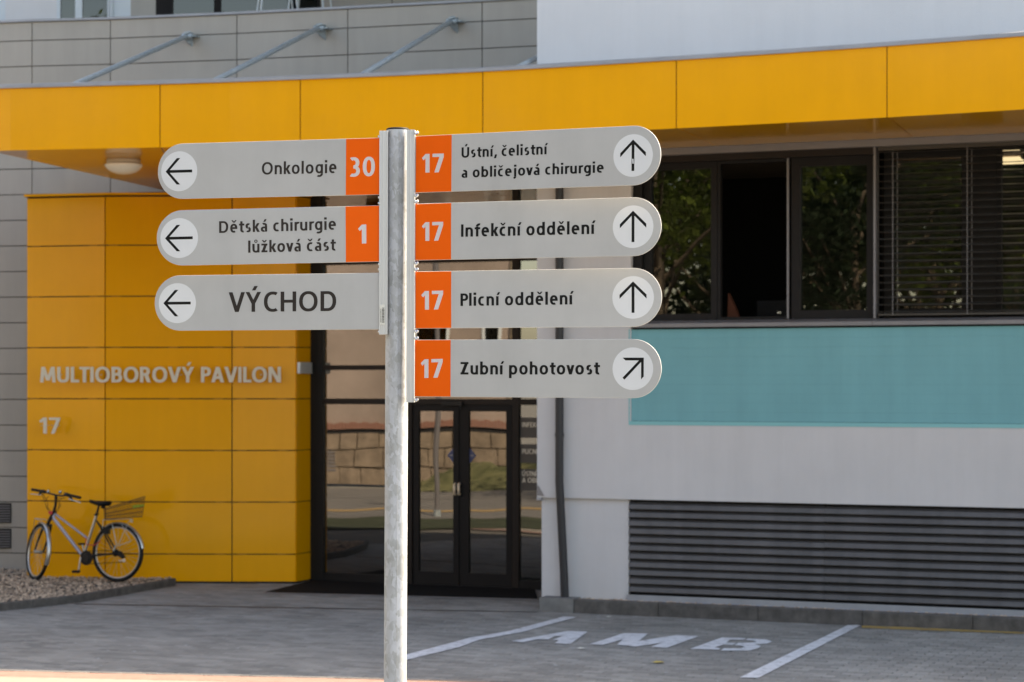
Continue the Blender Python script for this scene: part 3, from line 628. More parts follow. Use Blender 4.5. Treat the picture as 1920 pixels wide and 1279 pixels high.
# rooms behind the windows
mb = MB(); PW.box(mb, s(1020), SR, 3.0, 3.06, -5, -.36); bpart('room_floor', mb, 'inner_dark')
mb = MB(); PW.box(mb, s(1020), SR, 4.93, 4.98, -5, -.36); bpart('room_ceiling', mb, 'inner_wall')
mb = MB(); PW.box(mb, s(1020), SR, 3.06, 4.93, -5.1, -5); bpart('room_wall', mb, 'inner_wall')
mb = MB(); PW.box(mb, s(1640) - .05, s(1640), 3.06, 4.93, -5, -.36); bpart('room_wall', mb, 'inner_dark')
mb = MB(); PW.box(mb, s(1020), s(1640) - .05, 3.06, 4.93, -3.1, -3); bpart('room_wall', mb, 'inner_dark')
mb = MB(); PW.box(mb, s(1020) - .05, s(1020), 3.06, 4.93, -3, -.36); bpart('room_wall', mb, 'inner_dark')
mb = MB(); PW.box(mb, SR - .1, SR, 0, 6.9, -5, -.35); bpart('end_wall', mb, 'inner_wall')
# ceiling lamps of the room
for (px, py, D_, lx) in ((1874, 275, 21.95, 'nearer'), (1892, 302, 23.3, 'farther')):
    p = P(px, py, D_); mb = MB(); a = V3((p.x, p.y, 4.90))
    t2 = thing('ceiling_lamp', a, 'lit office ceiling lamp behind the blind, the one %s the window corner' % ('above' if lx == 'nearer' else 'deeper behind'), 'ceiling lamp', 'lit lamps in the office')
    mb.prism([a - PW.d * .16 - PW.n * .3, a + PW.d * .16 - PW.n * .3, a + PW.d * .16 + PW.n * .3, a - PW.d * .16 + PW.n * .3], (0, 0, .02)); mb.build('diffuser', M['roomlamp'], t2)
    mb = MB()
    for q in (-1, 1): mb.prism([a + PW.d * .17 * q - PW.n * .31, a + PW.d * .19 * q - PW.n * .31, a + PW.d * .19 * q + PW.n * .31, a + PW.d * .17 * q + PW.n * .31], (0, 0, .025))
    mb.build('lamp_frame', M['bluewhite'], t2)
# office chair and monitor silhouettes
c0 = PW.pt(s(1893), 3.06, -.9); t2 = thing('office_chair', c0, 'grey green upholstered armchair seen dimly behind the venetian blind', 'chair')
mb = MB(); pr = [(-.24, .0), (-.25, .35), (-.20, .50), (-.08, .58), (.08, .58), (.20, .50), (.25, .35), (.24, .0)]
mb.prism([c0 + PW.d * a + V3((0, 0, b + .02)) - PW.n * .2 for a, b in pr], PW.n * .07); mb.build('backrest', M['chair_teal'], t2)
mb = MB(); mb.prism([c0 + PW.d * a + PW.n * b + V3((0, 0, .12)) for a, b in ((-.25, -.2), (.25, -.2), (.27, .25), (-.27, .25))], (0, 0, .1)); mb.build('seat', M['chair_teal'], t2)
for q in (-1, 1):
    mb = MB(); mb.tube([c0 + PW.d * .28 * q - PW.n * .18 + V3((0, 0, .32)), c0 + PW.d * .28 * q + PW.n * .2 + V3((0, 0, .34)), c0 + PW.d * .28 * q + PW.n * .2], .02, 6); mb.build('armrest', M['orange_cloth'] if q > 0 else M['black'], t2)
c0 = PW.pt(s(1412), 3.06, -.9); t2 = thing('computer_monitor', c0, 'dark monitor standing in the black open window', 'monitor')
mb = MB(); PW.box(mb, s(1376) , s(1450), 3.20, 3.38, -.92, -.89); mb.build('screen', M['frame'], t2)
mb = MB(); PW.box(mb, s(1410), s(1418), 3.06, 3.2, -.94, -.92); PW.box(mb, s(1400), s(1428), 3.06, 3.075, -1.0, -.84); mb.build('stand', M['frame'], t2)
mb = MB(); a = PW.pt(s(1341) , 3.17, -.45)
mb.prism([a, a + PW.d * .13, a + PW.d * .085 + V3((0, 0, .12)), a + V3((0, 0, .28)) + PW.d * .01], -PW.n * .08)
tag(mb.build('curtain', M['orange_cloth']), 'dull orange cloth corner at the foot of the open window', 'cloth')
# venetian blind
bl = thing('venetian_blind', PW.pt(s(1800), 3.16, -.06), 'brown venetian blind lowered with open slats over the right window', 'blind')
b0, b1 = s(1644), s(2180); nsl = 23; bz0, bz1 = 3.22, 4.86
for k in range(nsl):
    z = bz0 + (bz1 - bz0) * k / (nsl - 1) + random.uniform(-.003, .003)
    mb = MB(); mb.prism([PW.pt(b0, z - .007, -.050), PW.pt(b0, z + .001, -.09), PW.pt(b0, z + .008, -.13), PW.pt(b0, z + .006, -.13), PW.pt(b0, z - .002, -.09), PW.pt(b0, z - .010, -.050)], PW.d * (b1 - b0)); mb.build('slat', M['blind'], bl)
mb = MB(); PW.box(mb, b0, b1, 3.175, 3.195, -.13, -.05); mb.build('bottom_rail', M['blind'], bl)
mb = MB(); PW.box(mb, b0, b1, 4.87, 4.912, -.14, -.045); mb.build('head_rail', M['blind'], bl)
for px in (1672, 1812, 1950):
    mb = MB(); mb.tube([PW.pt(s(px), 3.18, -.045), PW.pt(s(px), 4.88, -.045)], .0035, 5); mb.build('ladder_cord', M['sill'], bl)
    mb = MB(); mb.tube([PW.pt(s(px) + .03, 3.18, -.132), PW.pt(s(px) + .03, 4.88, -.132)], .0035, 5); mb.build('ladder_cord', M['sill'], bl)
# downpipe
M['pipe'] = mat('dark_grey_pipe', (0.026, 0.026, 0.030), 0.4, spec=0.3)
dp = thing('downpipe', PW.pt(s(1056), .13, .06), 'dark grey round downpipe on the plaster wall left of the teal band', 'downpipe')
mb = MB(); mb.tube([PW.pt(s(1061.5), .10, .035), PW.pt(s(1060), .4, .04), PW.pt(s(1055), 1.1, .055), PW.pt(s(1053.5), 1.4, .075), PW.pt(s(1053.5), 4.98, .075)], .045, 16); mb.build('pipe', M['pipe'], dp)
for z in (1.9, 3.9):
    mb = MB(); mb.tube([PW.pt(s(1053.5), z, .075), PW.pt(s(1053.5), z + .035, .075)], .051, 16); PW.box(mb, s(1053.5) - .01, s(1053.5) + .01, z, z + .03, 0, .04); mb.build('pipe_clip', M['pipe'], dp)

# ---- yellow wall
def plate(p0, p1, z0, z1, th, out):
    p0, p1 = V3((p0[0], p0[1], 0)), V3((p1[0], p1[1], 0)); d = (p1 - p0).normalized(); nn = V3((d.y, -d.x, 0))
    if nn.dot(V3(out)) < 0: nn = -nn
    return [p0 + V3((0, 0, z0)), p1 + V3((0, 0, z0)), p1 + V3((0, 0, z1)), p0 + V3((0, 0, z1))], -nn * th, d, nn
def panel(name, p0, p1, z0, z1, m, gap=.006, th=.02, out=(0, -1, 0), seg=1, parent=None, jit=.0012):
    p0 = V3((p0[0], p0[1], 0)); p1 = V3((p1[0], p1[1], 0)); d = (p1 - p0).normalized(); nn = V3((d.y, -d.x, 0))
    if nn.dot(V3(out)) < 0: nn = -nn
    a, b = p0 + d * gap, p1 - d * gap; z0 += gap; z1 -= gap
    q = [a + V3((0, 0, z0)), b + V3((0, 0, z0)), b + V3((0, 0, z1)), a + V3((0, 0, z1))]
    q = [x + nn * random.uniform(-jit, jit) for x in q]
    mb = MB(); mb.prism(q, -nn * th); return bpart(name, mb, m, parent)
def xy(px, D): return ((px - 960) / F * D, D)
YP = [xy(50, 26.68), xy(197, 26.42), xy(435, 26.36), xy(555, 26.35)]
YP2 = (YP[3][0] + .379 * .40, YP[3][1] + .925 * .40)
YZ = [.02, .363, 1.007, 1.645, 2.283, 2.92, 3.553, 4.185, 4.79]
for i in range(3):
    for k in range(8): panel('cladding_panel', YP[i], YP[i + 1], YZ[k], YZ[k + 1], 'yellow', gap=.007)
for k in range(8): panel('cladding_panel', (YP[3][0] + .004, YP[3][1] + .012), YP2, YZ[k], YZ[k + 1], 'yellow', out=(1, 0, 0), gap=.005)
mb = MB(); bp_ = [V3((a, b + .03, 0)) for a, b in YP]; bp_[-1].x -= .04
mb.prism([bp_[0], bp_[1], bp_[2], bp_[3], V3((YP2[0] - .04, YP2[1], 0)), V3((YP[0][0], 28.2, 0))], (0, 0, 4.80)); bpart('cladding_backing', mb, 'joint')
mb = MB(); c_ = [V3((a, b - .02, 4.805)) for a, b in YP]; c_[0].x -= .03; c_[-1].x += .02
mb.prism([c_[0], c_[1], c_[2], c_[3], V3((YP2[0] + .02, YP2[1], 4.805)), V3((YP[0][0] - .03, 28.2, 4.805))], (0, 0, .03)); bpart('coping', mb, 'yellow')

clip = MB()
for i in range(3):
    p0, p1 = V3((*YP[i], 0)), V3((*YP[i + 1], 0)); d = (p1 - p0).normalized(); Lw = (p1 - p0).length
    for k in range(1, 8):
        for t_ in (.06, Lw - .22) + ((Lw * .5,) if Lw > 1.3 else ()):
            a = p0 + d * (t_ + random.uniform(-.02, .02)); clip.prism([a + V3((0, .010, YZ[k] - .0075)), a + d * .11 + V3((0, .010, YZ[k] - .0075)), a + d * .11 + V3((0, .02, YZ[k] - .0075)), a + V3((0, .02, YZ[k] - .0075))], (0, 0, .015))
M['clip'] = mat('joint_clip_metal', (0.30, 0.14, 0.02), 0.6)
o = clip.build('joint_clip', M['clip'], bld); o['kind'] = 'stuff'
# ---- grey clad wall
GPX = [-420, -190, -60, 60, 207, 444, 652, 904, 1012]
GD = {-420: 29.3, -190: 28.75, -60: 28.45, 60: 28.25, 207: 28.08, 444: 27.68, 652: 27.26, 904: 26.75, 1012: 26.52}
zt = 7.26; ZR = [zt, zt - .2476] + [zt - .2476 - .3396 * k for k in range(1, 22)]
for i in range(len(GPX) - 1):
    a, b = xy(GPX[i], GD[GPX[i]]), xy(GPX[i + 1], GD[GPX[i + 1]])
    low = 0.0 if GPX[i + 1] <= 207 else 4.93
    for k in range(len(ZR) - 1):
        z1_, z0_ = ZR[k], ZR[k + 1]
        if z1_ < .05: continue
        if z1_ < low + .1: continue
        panel('cladding_panel', a, b, max(z0_, 0.0), z1_, 'grey_panel', gap=.006)
    mb = MB(); mb.prism([(a[0], a[1] + .03, max(low, 0)), (b[0], b[1] + .03, max(low, 0)), (b[0], b[1] + .3, max(low, 0)), (a[0], a[1] + .3, max(low, 0))], (0, 0, zt - max(low, 0) - .002)); bpart('cladding_backing', mb, 'joint')
    mb = MB(); mb.prism([(a[0], a[1] - .03, zt), (b[0], b[1] - .03, zt), (b[0], b[1] + .34, zt), (a[0], a[1] + .34, zt)], (0, 0, .03)); bpart('coping', mb, 'zinc_trim')
# vents in the lower left
for z in (PW.c * 0 + HC - (962 - HY) / F * 28.3, HC - (1010 - HY) / F * 28.3):
    c = V3(((6 - 960) / F * 28.33, 28.33 - .012, z)); mb = MB(); mb.box(c + V3((-.11, -.012, -.13)), c + V3((.11, .0, .13))); f = bpart('vent_grille', mb, 'frame')
    for k in range(7):
        mb = MB(); mb.box(c + V3((-.10, -.02, -.115 + k * .034)), c + V3((.10, -.0125, -.099 + k * .034))); mb.build('vent_slat', M['sill'], f)
# ---- terrace level at top left
TZ = 7.0
mb = MB(); mb.prism([(-9, 29.3, TZ - .1), (.5, 26.9, TZ - .1), (.5, 33, TZ - .1), (-9, 33, TZ - .1)], (0, 0, .1)); bpart('terrace_floor', mb, 'kerb_pale')
TY = 31.0
def tx(px): return (px - 960) / F * TY
def tbox(x0, x1, m, y0=TY, y1=TY + .3, z0=TZ, z1=9.6, nm='terrace_wall'):
    mb = MB(); mb.box((tx(x0), y0, z0), (tx(x1), y1, z1)); return bpart(nm, mb, m)
tbox(-500, -1, 'bluewhite'); tbox(10, 107, 'white_plaster'); tbox(245, 292, 'grey_panel'); tbox(292, 318, 'frame')
for a, b in ((600, 735), (735, 870), (870, 1020)):
    panel('cladding_panel', (tx(a), TY), (tx(b), TY), TZ, 8.3, 'grey_panel', gap=.006); panel('cladding_panel', (tx(a), TY), (tx(b), TY), 8.3, 9.6, 'grey_panel', gap=.006)
tbox(600, 1020, 'joint', TY + .03, TY + .3)
for (a, b, fm) in ((107, 148, 'bluewhite'), (148, 212, 'bluewhite'), (318, 408, 'frame'), (408, 600, 'frame')):
    mb = MB(); fw = .05
    mb.box((tx(a), TY - .02, TZ), (tx(a) + fw, TY + .05, 9.6)); mb.box((tx(b) - fw, TY - .02, TZ), (tx(b), TY + .05, 9.6)); mb.box((tx(a) + fw, TY - .02, 9.5), (tx(b) - fw, TY + .05, 9.6)); mb.box((tx(a) + fw, TY - .02, TZ), (tx(b) - fw, TY + .05, TZ + .08))
    f = bpart('window', mb, fm); mb = MB(); mb.box((tx(a) + fw - .01, TY + .01, TZ + .07), (tx(b) - fw + .01, TY + .02, 9.51)); mb.build('pane', M['glass_up'], f)
tbox(212, 245, 'bluewhite', TY, TY + .2)
tbox(-1, 10, 'bluewhite', TY, TY + .2)
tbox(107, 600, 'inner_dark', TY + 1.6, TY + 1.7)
mb = MB(); mb.tube([(tx(205), TY - .1, 7.6), (tx(209), TY - .1, 9.6)], .015, 6); bpart('glazing_bar', mb, 'bluewhite')
# white garden chairs on the terrace
def gchair(px, D_, rz, label):
    c = V3(((px - 960) / F * D_, D_, TZ + .0)); t_ = thing('garden_chair', c, label, 'chair', 'white chairs on the terrace')
    def q(a, b, z): return c + V3((a * math.cos(rz) - b * math.sin(rz), a * math.sin(rz) + b * math.cos(rz), z))
    for (a, b) in ((-1, -1), (1, -1), (1, 1), (-1, 1)):
        mb = MB(); mb.tube([q(a * .30, b * .25, 0), q(a * .20, b * .18, .95)], .014, 6); mb.build('leg', M['bluewhite'], t_)
    mb = MB(); mb.prism([q(-.24, -.22, .93), q(.24, -.22, .93), q(.22, .22, .93), q(-.22, .22, .93)], (0, 0, .05)); mb.build('seat', M['bluewhite'], t_)
    mb = MB(); mb.add([q(.24 * math.sin(a) , .22 + .04 * math.cos(a), z) for z in (.98, 1.45) for a in [R(x) for x in range(-80, 81, 20)]], [(i, i + 1, i + 10, i + 9) for i in range(8)]); mb.build('backrest', M['bluewhite'], t_)
    mb = MB(); mb.add([q(-.2, -.23, .93), q(-.05, -.24, .95), q(-.08, -.25, .78), q(-.16, -.245, .75)], [(0, 1, 2, 3)]); mb.build('cloth', M['bluewhite'], t_)
gchair(520, 28.9, .25, 'white stool chair on the terrace nearer the dark window')
gchair(582, 29.0, -.2, 'white stool chair on the terrace nearer the grey cladding')
# ---- unseen upper storeys and roofs, added and shaped to shade the yard
UP = [(-1.0, 23.3), (3.9, 22.12), (6.86, 21.64), (20, 18.5), (20, 36), (-1.0, 36)]
mb = MB(); mb.prism([V3((a, b, 6.925)) for a, b in [(1.0, 23.35), (3.9, 22.22), (6.86, 21.74), (20, 18.6), (20, 36), (1.0, 36)]], (0, 0, 3.74)); bpart('unseen_storey', mb, 'white_plaster')
mb = MB(); mb.prism([V3((a, b, 10.67)) for a, b in [(-4.5, 24.2), (.9, 23.3), (3.9, 22.12), (6.86, 21.64), (20, 18.5), (20, 36), (-4.5, 36)]], (0, 0, .17)); bpart('shade_roof', mb, 'zinc_trim')
mb = MB(); PW.box(mb, SR, SR + 12, 0, 6.92, -8, 0); bpart('plaster_wall', mb, 'plaster')
mb = MB(); mb.box((-16, TY - .6, 9.6), (.99, TY + 8, 15.5)); bpart('unseen_storey', mb, 'white_plaster')
mb = MB(); mb.box((-16, 29.5, 0), (tx(-500), 40, 9.6)); bpart('unseen_storey', mb, 'grey_panel')
mb = MB(); mb.box((-16, 39.0, 0), (20, 39.3, 9.6)); bpart('rear_wall', mb, 'white_plaster')

# ---- entrance glass front
g = PG.s_; GZ = 4.985
mb = MB(); PG.box(mb, g(582), g(607), 0, GZ, -.12, .03); bpart('corner_post', mb, 'black_paint')
def mull(px0, px1, z0, z1, n1=.03, m='frame_brown'):
    mb = MB(); PG.box(mb, g(px0), g(px1), z0, z1, -.08, n1); return bpart('mullion', mb, m)
def gpane(px0, px1, z0, z1, m='glass'):
    mb = MB(); PG.box(mb, g(px0) + .002, g(px1) - .002, z0, z1, -.022, -.010); return bpart('glass_pane', mb, m)
mull(962, 974, 0, GZ); mull(764, 774, 0, GZ)
for z in (2.64, 3.95):
    for a, b in ((607, 764), (774, 962), (974, 1030)): mull(a, b, z, z + .06, .025)
for a, b in ((607, 764), (774, 962), (974, 1030)):
    mull(a, b, 2.215, 2.285, .025); gpane(a, b, 2.28, 2.645); gpane(a, b, 2.695, 3.955); gpane(a, b, 4.005, GZ)
for a, b in ((607, 764), (974, 1030)): mull(a, b, 0.0, .11, .02, 'frame'); gpane(a, b, .105, 2.22)
# door leaves
for (a, b, hx) in ((775, 861.5, 855), (868.5, 961, 863)):
    mb = MB(); s0, s1 = g(a) + .004, g(b) - .004; fw = .075; z0_, z1_ = .012, 2.21
    PG.box(mb, s0, s0 + fw, z0_, z1_, -.05, .012); PG.box(mb, s1 - fw, s1, z0_, z1_, -.05, .012)
    PG.box(mb, s0 + fw, s1 - fw, z0_, z0_ + .16, -.05, .012); PG.box(mb, s0 + fw, s1 - fw, z1_ - fw, z1_, -.05, .012)
    dr = bpart('door', mb, 'frame')
    mb = MB(); PG.box(mb, s0 + fw - .008, s1 - fw + .008, z0_ + .155, z1_ - fw + .005, -.025, -.014); mb.build('pane', M['glass'], dr)
    hc = g(hx); zz_ = PG.z_(hx, 917); mb = MB()
    mb.tube([PG.pt(hc, zz_ - .065, .015), PG.pt(hc, zz_ - .065, .05), PG.pt(hc, zz_ + .065, .05), PG.pt(hc, zz_ + .065, .015)], .017, 8); mb.build('handle', M['brass'], dr)
    # dark blue half lozenge sticker
    zc = PG.z_(865, 854); sg = 1 if a > 800 else -1; e_ = (s0 + fw) if sg > 0 else (s1 - fw)
    mb = MB(); mb.add([PG.pt(e_, zc - .10, -.008), PG.pt(e_, zc + .10, -.008), PG.pt(e_ + sg * .085, zc, -.008)], [(0, 1, 2)]); mb.build('sticker', M['blue'], dr)
    mb = MB(); mb.add([PG.pt(e_ + sg * .012, zc - .008, -.007), PG.pt(e_ + sg * .012, zc + .008, -.007), PG.pt(e_ + sg * .055, zc + .008, -.007), PG.pt(e_ + sg * .055, zc - .008, -.007)], [(0, 1, 2, 3)]); mb.build('sticker_mark', M['sill'], dr)
mull(861.5, 868.5, 0.0, 2.215, .0, 'frame')
mb = MB(); PG.box(mb, g(832), g(870), 2.205, 2.255, .026, .07); mb.tube([PG.pt(g(866), 2.2, .05), PG.pt(g(866), 2.15, .05)], .012, 6); bpart('door_closer', mb, 'black_paint')
mb = MB(); PG.box(mb, g(774), g(962), -.01, .011, -.1, .05); bpart('threshold', mb, 'sill')
# lobby behind the glass
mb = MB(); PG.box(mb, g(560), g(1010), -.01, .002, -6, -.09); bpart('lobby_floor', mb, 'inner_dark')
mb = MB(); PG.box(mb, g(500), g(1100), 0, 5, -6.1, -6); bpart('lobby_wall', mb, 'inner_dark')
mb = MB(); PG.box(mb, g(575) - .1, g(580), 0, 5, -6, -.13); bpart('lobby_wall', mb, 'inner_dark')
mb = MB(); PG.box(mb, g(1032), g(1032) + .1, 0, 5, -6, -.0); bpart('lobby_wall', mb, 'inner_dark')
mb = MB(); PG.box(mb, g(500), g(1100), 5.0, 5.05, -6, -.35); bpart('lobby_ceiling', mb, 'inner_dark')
# directory plates at the side light
dr = thing('directory_sign', PG.pt(g(990), 1.0, .0), 'brown directory plates with white lettering on the narrow pane beside the wall corner', 'sign')
def plate_(px0, px1, y0, y1, rows):
    zb, zt_ = PG.z_(990, y1), PG.z_(990, y0); mb = MB(); PG.box(mb, g(px0), g(px1), zb, zt_, -.009, -.003); pl = mb.build('sign_plate', M['plate'], dr)
    for (txt, yb, h_, x1) in rows:
        sc = h_ / F * PG.D(990); zb_ = PG.z_(990, yb)
        gl, wd_ = layout(txt, .18); s0 = g(979)
        ms = text_mesh(txt, .18, lambda fx, fy: PG.pt(s0 + fx * wd_ * sc, zb_ + fy * sc, -.0015))
        Vv = []; Ff = []
        for a, b in ms: k = len(Vv); Vv += a; Ff += [tuple(i + k for i in f) for f in b]
        obj('lettering', Vv, Ff, M['letters'], pl)
plate_(975, 1030, 783, 821, [('INFEKČNÍ', 801, 9, 0)])
plate_(975, 1030, 833, 868, [('PLICNÍ', 851, 9, 0)])
plate_(975, 1030, 880, 920, [('ÚSTNÍ', 893, 9, 0), ('A OBLI', 905, 9, 0)])
# intercom
c = P(571.5, 690, 26.55); ic = thing('intercom', c, 'small pale grey intercom box on the yellow wall return beside the entrance', 'intercom')
d_ = (V3((YP2[0], YP2[1], 0)) - V3((YP[3][0], YP[3][1], 0))).normalized(); nn_ = V3((d_.y, -d_.x, 0)); nn_ = nn_ if nn_.x > 0 else -nn_
mb = MB(); mb.prism([c - d_ * .2 + V3((0, 0, -.07)), c + d_ * .1 + V3((0, 0, -.07)), c + d_ * .1 + V3((0, 0, .07)), c - d_ * .2 + V3((0, 0, .07))], nn_ * .05); mb.build('housing', M['alu'], ic)
mb = MB(); mb.prism([c - d_ * .203 + V3((0, 0, -.06)) + nn_ * .01, c - d_ * .203 + V3((0, 0, .06)) + nn_ * .01, c - d_ * .203 + V3((0, 0, .06)) + nn_ * .045, c - d_ * .203 + V3((0, 0, -.06)) + nn_ * .045], -d_ * .006); mb.build('cover', M['bluewhite'], ic)

# ---- building lettering
def facade_text(txt, x0, x1, ybase, cap, D_, label, w_=.20, track=.15):
    a0 = V3((*xy(x0, D_), 0)); a1 = V3((*xy(x1, D_), 0)); z = HC + (HY - ybase) / F * D_; sc = cap / F * D_
    t_ = thing('wall_lettering', (a0 + a1) / 2 + V3((0, -.04, z)), label, 'lettering')
    for Vv, Ff in text_mesh(txt, w_, lambda fx, fy: a0 + (a1 - a0) * fx + V3((0, 0, z + fy * sc)), V3((0, -.022, 0)), track): obj('letter', Vv, Ff, M['letters'], t_)
    bt = MB()
    for k in range(6):
        q = a0 + (a1 - a0) * ((k + .5) / 6) + V3((0, 0, z + sc * .5)); bt.tube([q + V3((0, -.0, 0)), q + V3((0, .06, 0))], .006, 6)
    bt.build('spacer', M['silver'], t_)
facade_text('MULTIOBOROVÝ PAVILON', 76, 527, 717, 29, 26.28, 'brushed metal letters MULTIOBOROVÝ PAVILON on the yellow wall', track=.10)
facade_text('17', 74, 113, 813, 30, 26.40, 'brushed metal number 17 on the yellow wall below the long name', w_=.18, track=.12)

# ---- canopy
cn = thing('entrance_canopy', (0, 21.5, 4.99), 'long curved yellow canopy over the entrance hung on steel stays', 'canopy')
CF = [(-560, 24.0), (-300, 23.45), (0, 22.92), (150, 22.76), (300, 22.60), (430, 22.44), (563, 22.24), (735, 21.98), (905, 21.68), (1087, 21.29), (1268, 20.90), (1465, 20.47), (1663, 20.03), (1790, 19.74), (1920, 19.44), (2060, 19.1), (2300, 18.5)]
CX = [a for a, _ in CF]
def cD(px):
    for i in range(len(CF) - 1):
        if CF[i][0] <= px <= CF[i + 1][0]:
            t_ = (px - CF[i][0]) / (CF[i + 1][0] - CF[i][0]); return CF[i][1] * (1 - t_) + CF[i + 1][1] * t_
def cP(px, z, back=0.0):
    D_ = cD(px); x, y = xy(px, D_)
    a = V3((*xy(px - 5, cD(max(px - 5, -560))), 0)); b = V3((*xy(min(px + 5, 2300), cD(min(px + 5, 2300))), 0)); d = (b - a).normalized(); n_ = V3((-d.y, d.x, 0))
    return V3((x, y, z)) + n_ * back
ZS, ZF = 4.99, 5.645
CJ = [-560, -10 - 250, 300, 563, 905, 1268, 1663, 2060, 2300]
def lin(a, b, n_): return [a + (b - a) * i / n_ for i in range(n_ + 1)]
for i in range(len(CJ) - 1):
    xs_ = lin(CJ[i] + 1.0, CJ[i + 1] - 1.0, 8); Vv = []; Ff = []
    for x in xs_:
        Vv += [cP(x, ZS - .012), cP(x, ZF), cP(x, ZF, .02), cP(x, ZS - .012, .02)]
    for k in range(8):
        b_ = k * 4
        for e in range(4): Ff.append((b_ + e, b_ + 4 + e, b_ + 4 + (e + 1) % 4, b_ + (e + 1) % 4))
    Ff += [(0, 1, 2, 3), (35, 34, 33, 32)]
    obj('fascia_panel', Vv, Ff, M['yellow'], cn)
xs_ = lin(-560, 2300, 60); Vv = []; Ff = []; prof = [(-.025, ZF - .0), (-.025, ZF + .035), (.0, ZF + .045), (.16, ZF + .05), (.16, ZF + .01)]
for x in xs_: Vv += [cP(x, z, b_) for b_, z in prof]
for k in range(60):
    for e in range(5): Ff.append((k * 5 + e, k * 5 + 5 + e, k * 5 + 5 + (e + 1) % 5, k * 5 + (e + 1) % 5))
obj('edge_flashing', Vv, Ff, M['zinc_trim'], cn)
Vv = []; Ff = []
for x in xs_: Vv += [cP(x, ZS + .01, .021), cP(x, ZF + .005, .021), cP(x, ZF + .005, .06), cP(x, ZS + .01, .06)]
for k in range(60):
    for e in range(4): Ff.append((k * 4 + e, k * 4 + 4 + e, k * 4 + 4 + (e + 1) % 4, k * 4 + (e + 1) % 4))
obj('edge_beam', Vv, Ff, M['joint'], cn)
# soffit panels: front joints -> back points on the walls
def at2(px, D_): x, y = xy(px, D_); return V3((x, y, ZS))
backs = {300: at2(345, 27.95), 563: V3((g(625) / PG.k, 0, ZS)), 905: None, 1268: None, 1663: None, 2060: None, 2300: None}
def wpt(px): return V3(((px - 960) / F * PW.D(px), PW.D(px), ZS))
def gpt(px): return V3(((px - 960) / F * PG.D(px), PG.D(px) - .04, ZS))
backs[563] = gpt(640); backs[905] = gpt(1004); backs[1268] = wpt(1342); backs[1663] = wpt(1712); backs[2060] = wpt(2110); backs[2300] = wpt(2330)
def soff(pts, m='soffit'):
    mb = MB(); mb.prism([V3((p.x, p.y, ZS)) for p in pts], (0, 0, .02)); mb.build('soffit_panel', M[m], cn)
def fr_(a, b, n_=6): return [cP(x, ZS, .024) for x in lin(a, b, n_)]
A0 = V3((-5.59, 23.3, ZS)); B0 = V3((-4.55, 27.75, ZS))
tipd = (A0 - B0).normalized(); tip = A0 + tipd * .2
soff([cP(-40, ZS, .024), cP(60, ZS, .024), cP(180, ZS, .024), cP(299, ZS, .024), backs[300] + V3((-.006, 0, 0)), B0, A0])
for a, b in ((300, 563), (563, 905), (905, 1268), (1268, 1663), (1663, 2060), (2060, 2300)):
    mid = [wpt(1008), V3((wpt(1008).x, gpt(1004).y, ZS))] if a == 905 else []
    pts = fr_(a + 1.2, b - 1.2) + [backs[b] + V3((-.005, 0, 0))] + mid + [backs[a] + V3((.005, 0, 0))]
    if a == 300: pts = fr_(301.2, 561.8) + [backs[563] + V3((-.005, 0, 0)), V3((YP2[0], 26.85, ZS)), V3((-2.9, 27.95, ZS)), backs[300] + V3((.005, 0, 0))]
    # tessellate (may be concave)
    soff(pts)
# top sheet of the canopy
tp = [cP(x, ZF + .0, .03) for x in lin(-300, 2300, 40)] + [wpt(2330), wpt(1008) + V3((0, .1, 0)), V3((wpt(1008).x, 26.4, 0)), V3((-4.3, 27.9, 0))]
P3 = [V3((p.x, p.y, 5.60)) for p in tp]; tt = tessellate_polygon([P3]); obj('roof_sheet', P3, [tuple(q) for q in tt], M['sill'], cn)
# stays
for (xb, yb, Db, xe, ye, De) in ((350, 68, 27.72, 118, 168, 23.6), (597, 53, 27.22, 388, 159, 23.2), (846, 40, 26.72, 672, 145, 22.8), (1060, 80, 26.2, 960, 133, 22.4)):
    a = P(xb, yb, Db); b = P(xe, ye, De)
    if xb == 1060:
        t_ = (.28 - b.x) / (a.x - b.x) if a.x != b.x else 1; a = b + (a - b) * min(1, t_)
    mb = MB(); mb.tube([a, b], .031, 12); st = mb.build('stay', M['galv'], cn)
    if xb < 1000:
        wd_ = .20; mb = MB(); dirv = (b - a).normalized(); wy = a.y + .16
        mb.prism([a + V3((.02, .0, -.0)) + V3((-.03, 0, .055)), a + V3((-.03, 0, -.05)), V3((a.x + .10, wy, a.z - .16)), V3((a.x + .10, wy, a.z + .07))], (.012, .0, 0)); mb.build('bracket', M['galv'], st)
        mb = MB(); mb.prism([V3((a.x + .035, wy - .0, a.z - .01)), V3((a.x + .21, wy, a.z - .01)), V3((a.x + .12, a.y + .0, a.z + .0)), V3((a.x - .02, a.y, a.z + .0))], (0, 0, .012)); mb.build('bracket', M['galv'], st)
        mb = MB(); mb.tube([a + V3((-.06, 0, .0)), a + V3((.07, 0, .0))], .036, 10); mb.tube([a + V3((-.03, -.03, .03)), a + V3((.05, -.02, .05))], .018, 6); mb.build('pin', M['galv'], st)
# ceiling lamp under the canopy
c = P(232, 300, 23.95); c.z = ZS; lp = thing('canopy_lamp', c, 'round opal glass lamp under the left end of the yellow canopy', 'lamp')
mb = MB(); mb.lathe(c, (0, 0, -1), [(.10, 0), (.19, .0), (.19, .045), (.15, .05)], 32); mb.build('lamp_base', M['lampbase'], lp)
mb = MB(); mb.lathe(c, (0, 0, -1), [(.17, .05), (.212, .055), (.210, .075), (.185, .11), (.14, .142), (.08, .163), (.02, .17)], 36); mb.build('lamp_shade', M['lampglass'], lp)

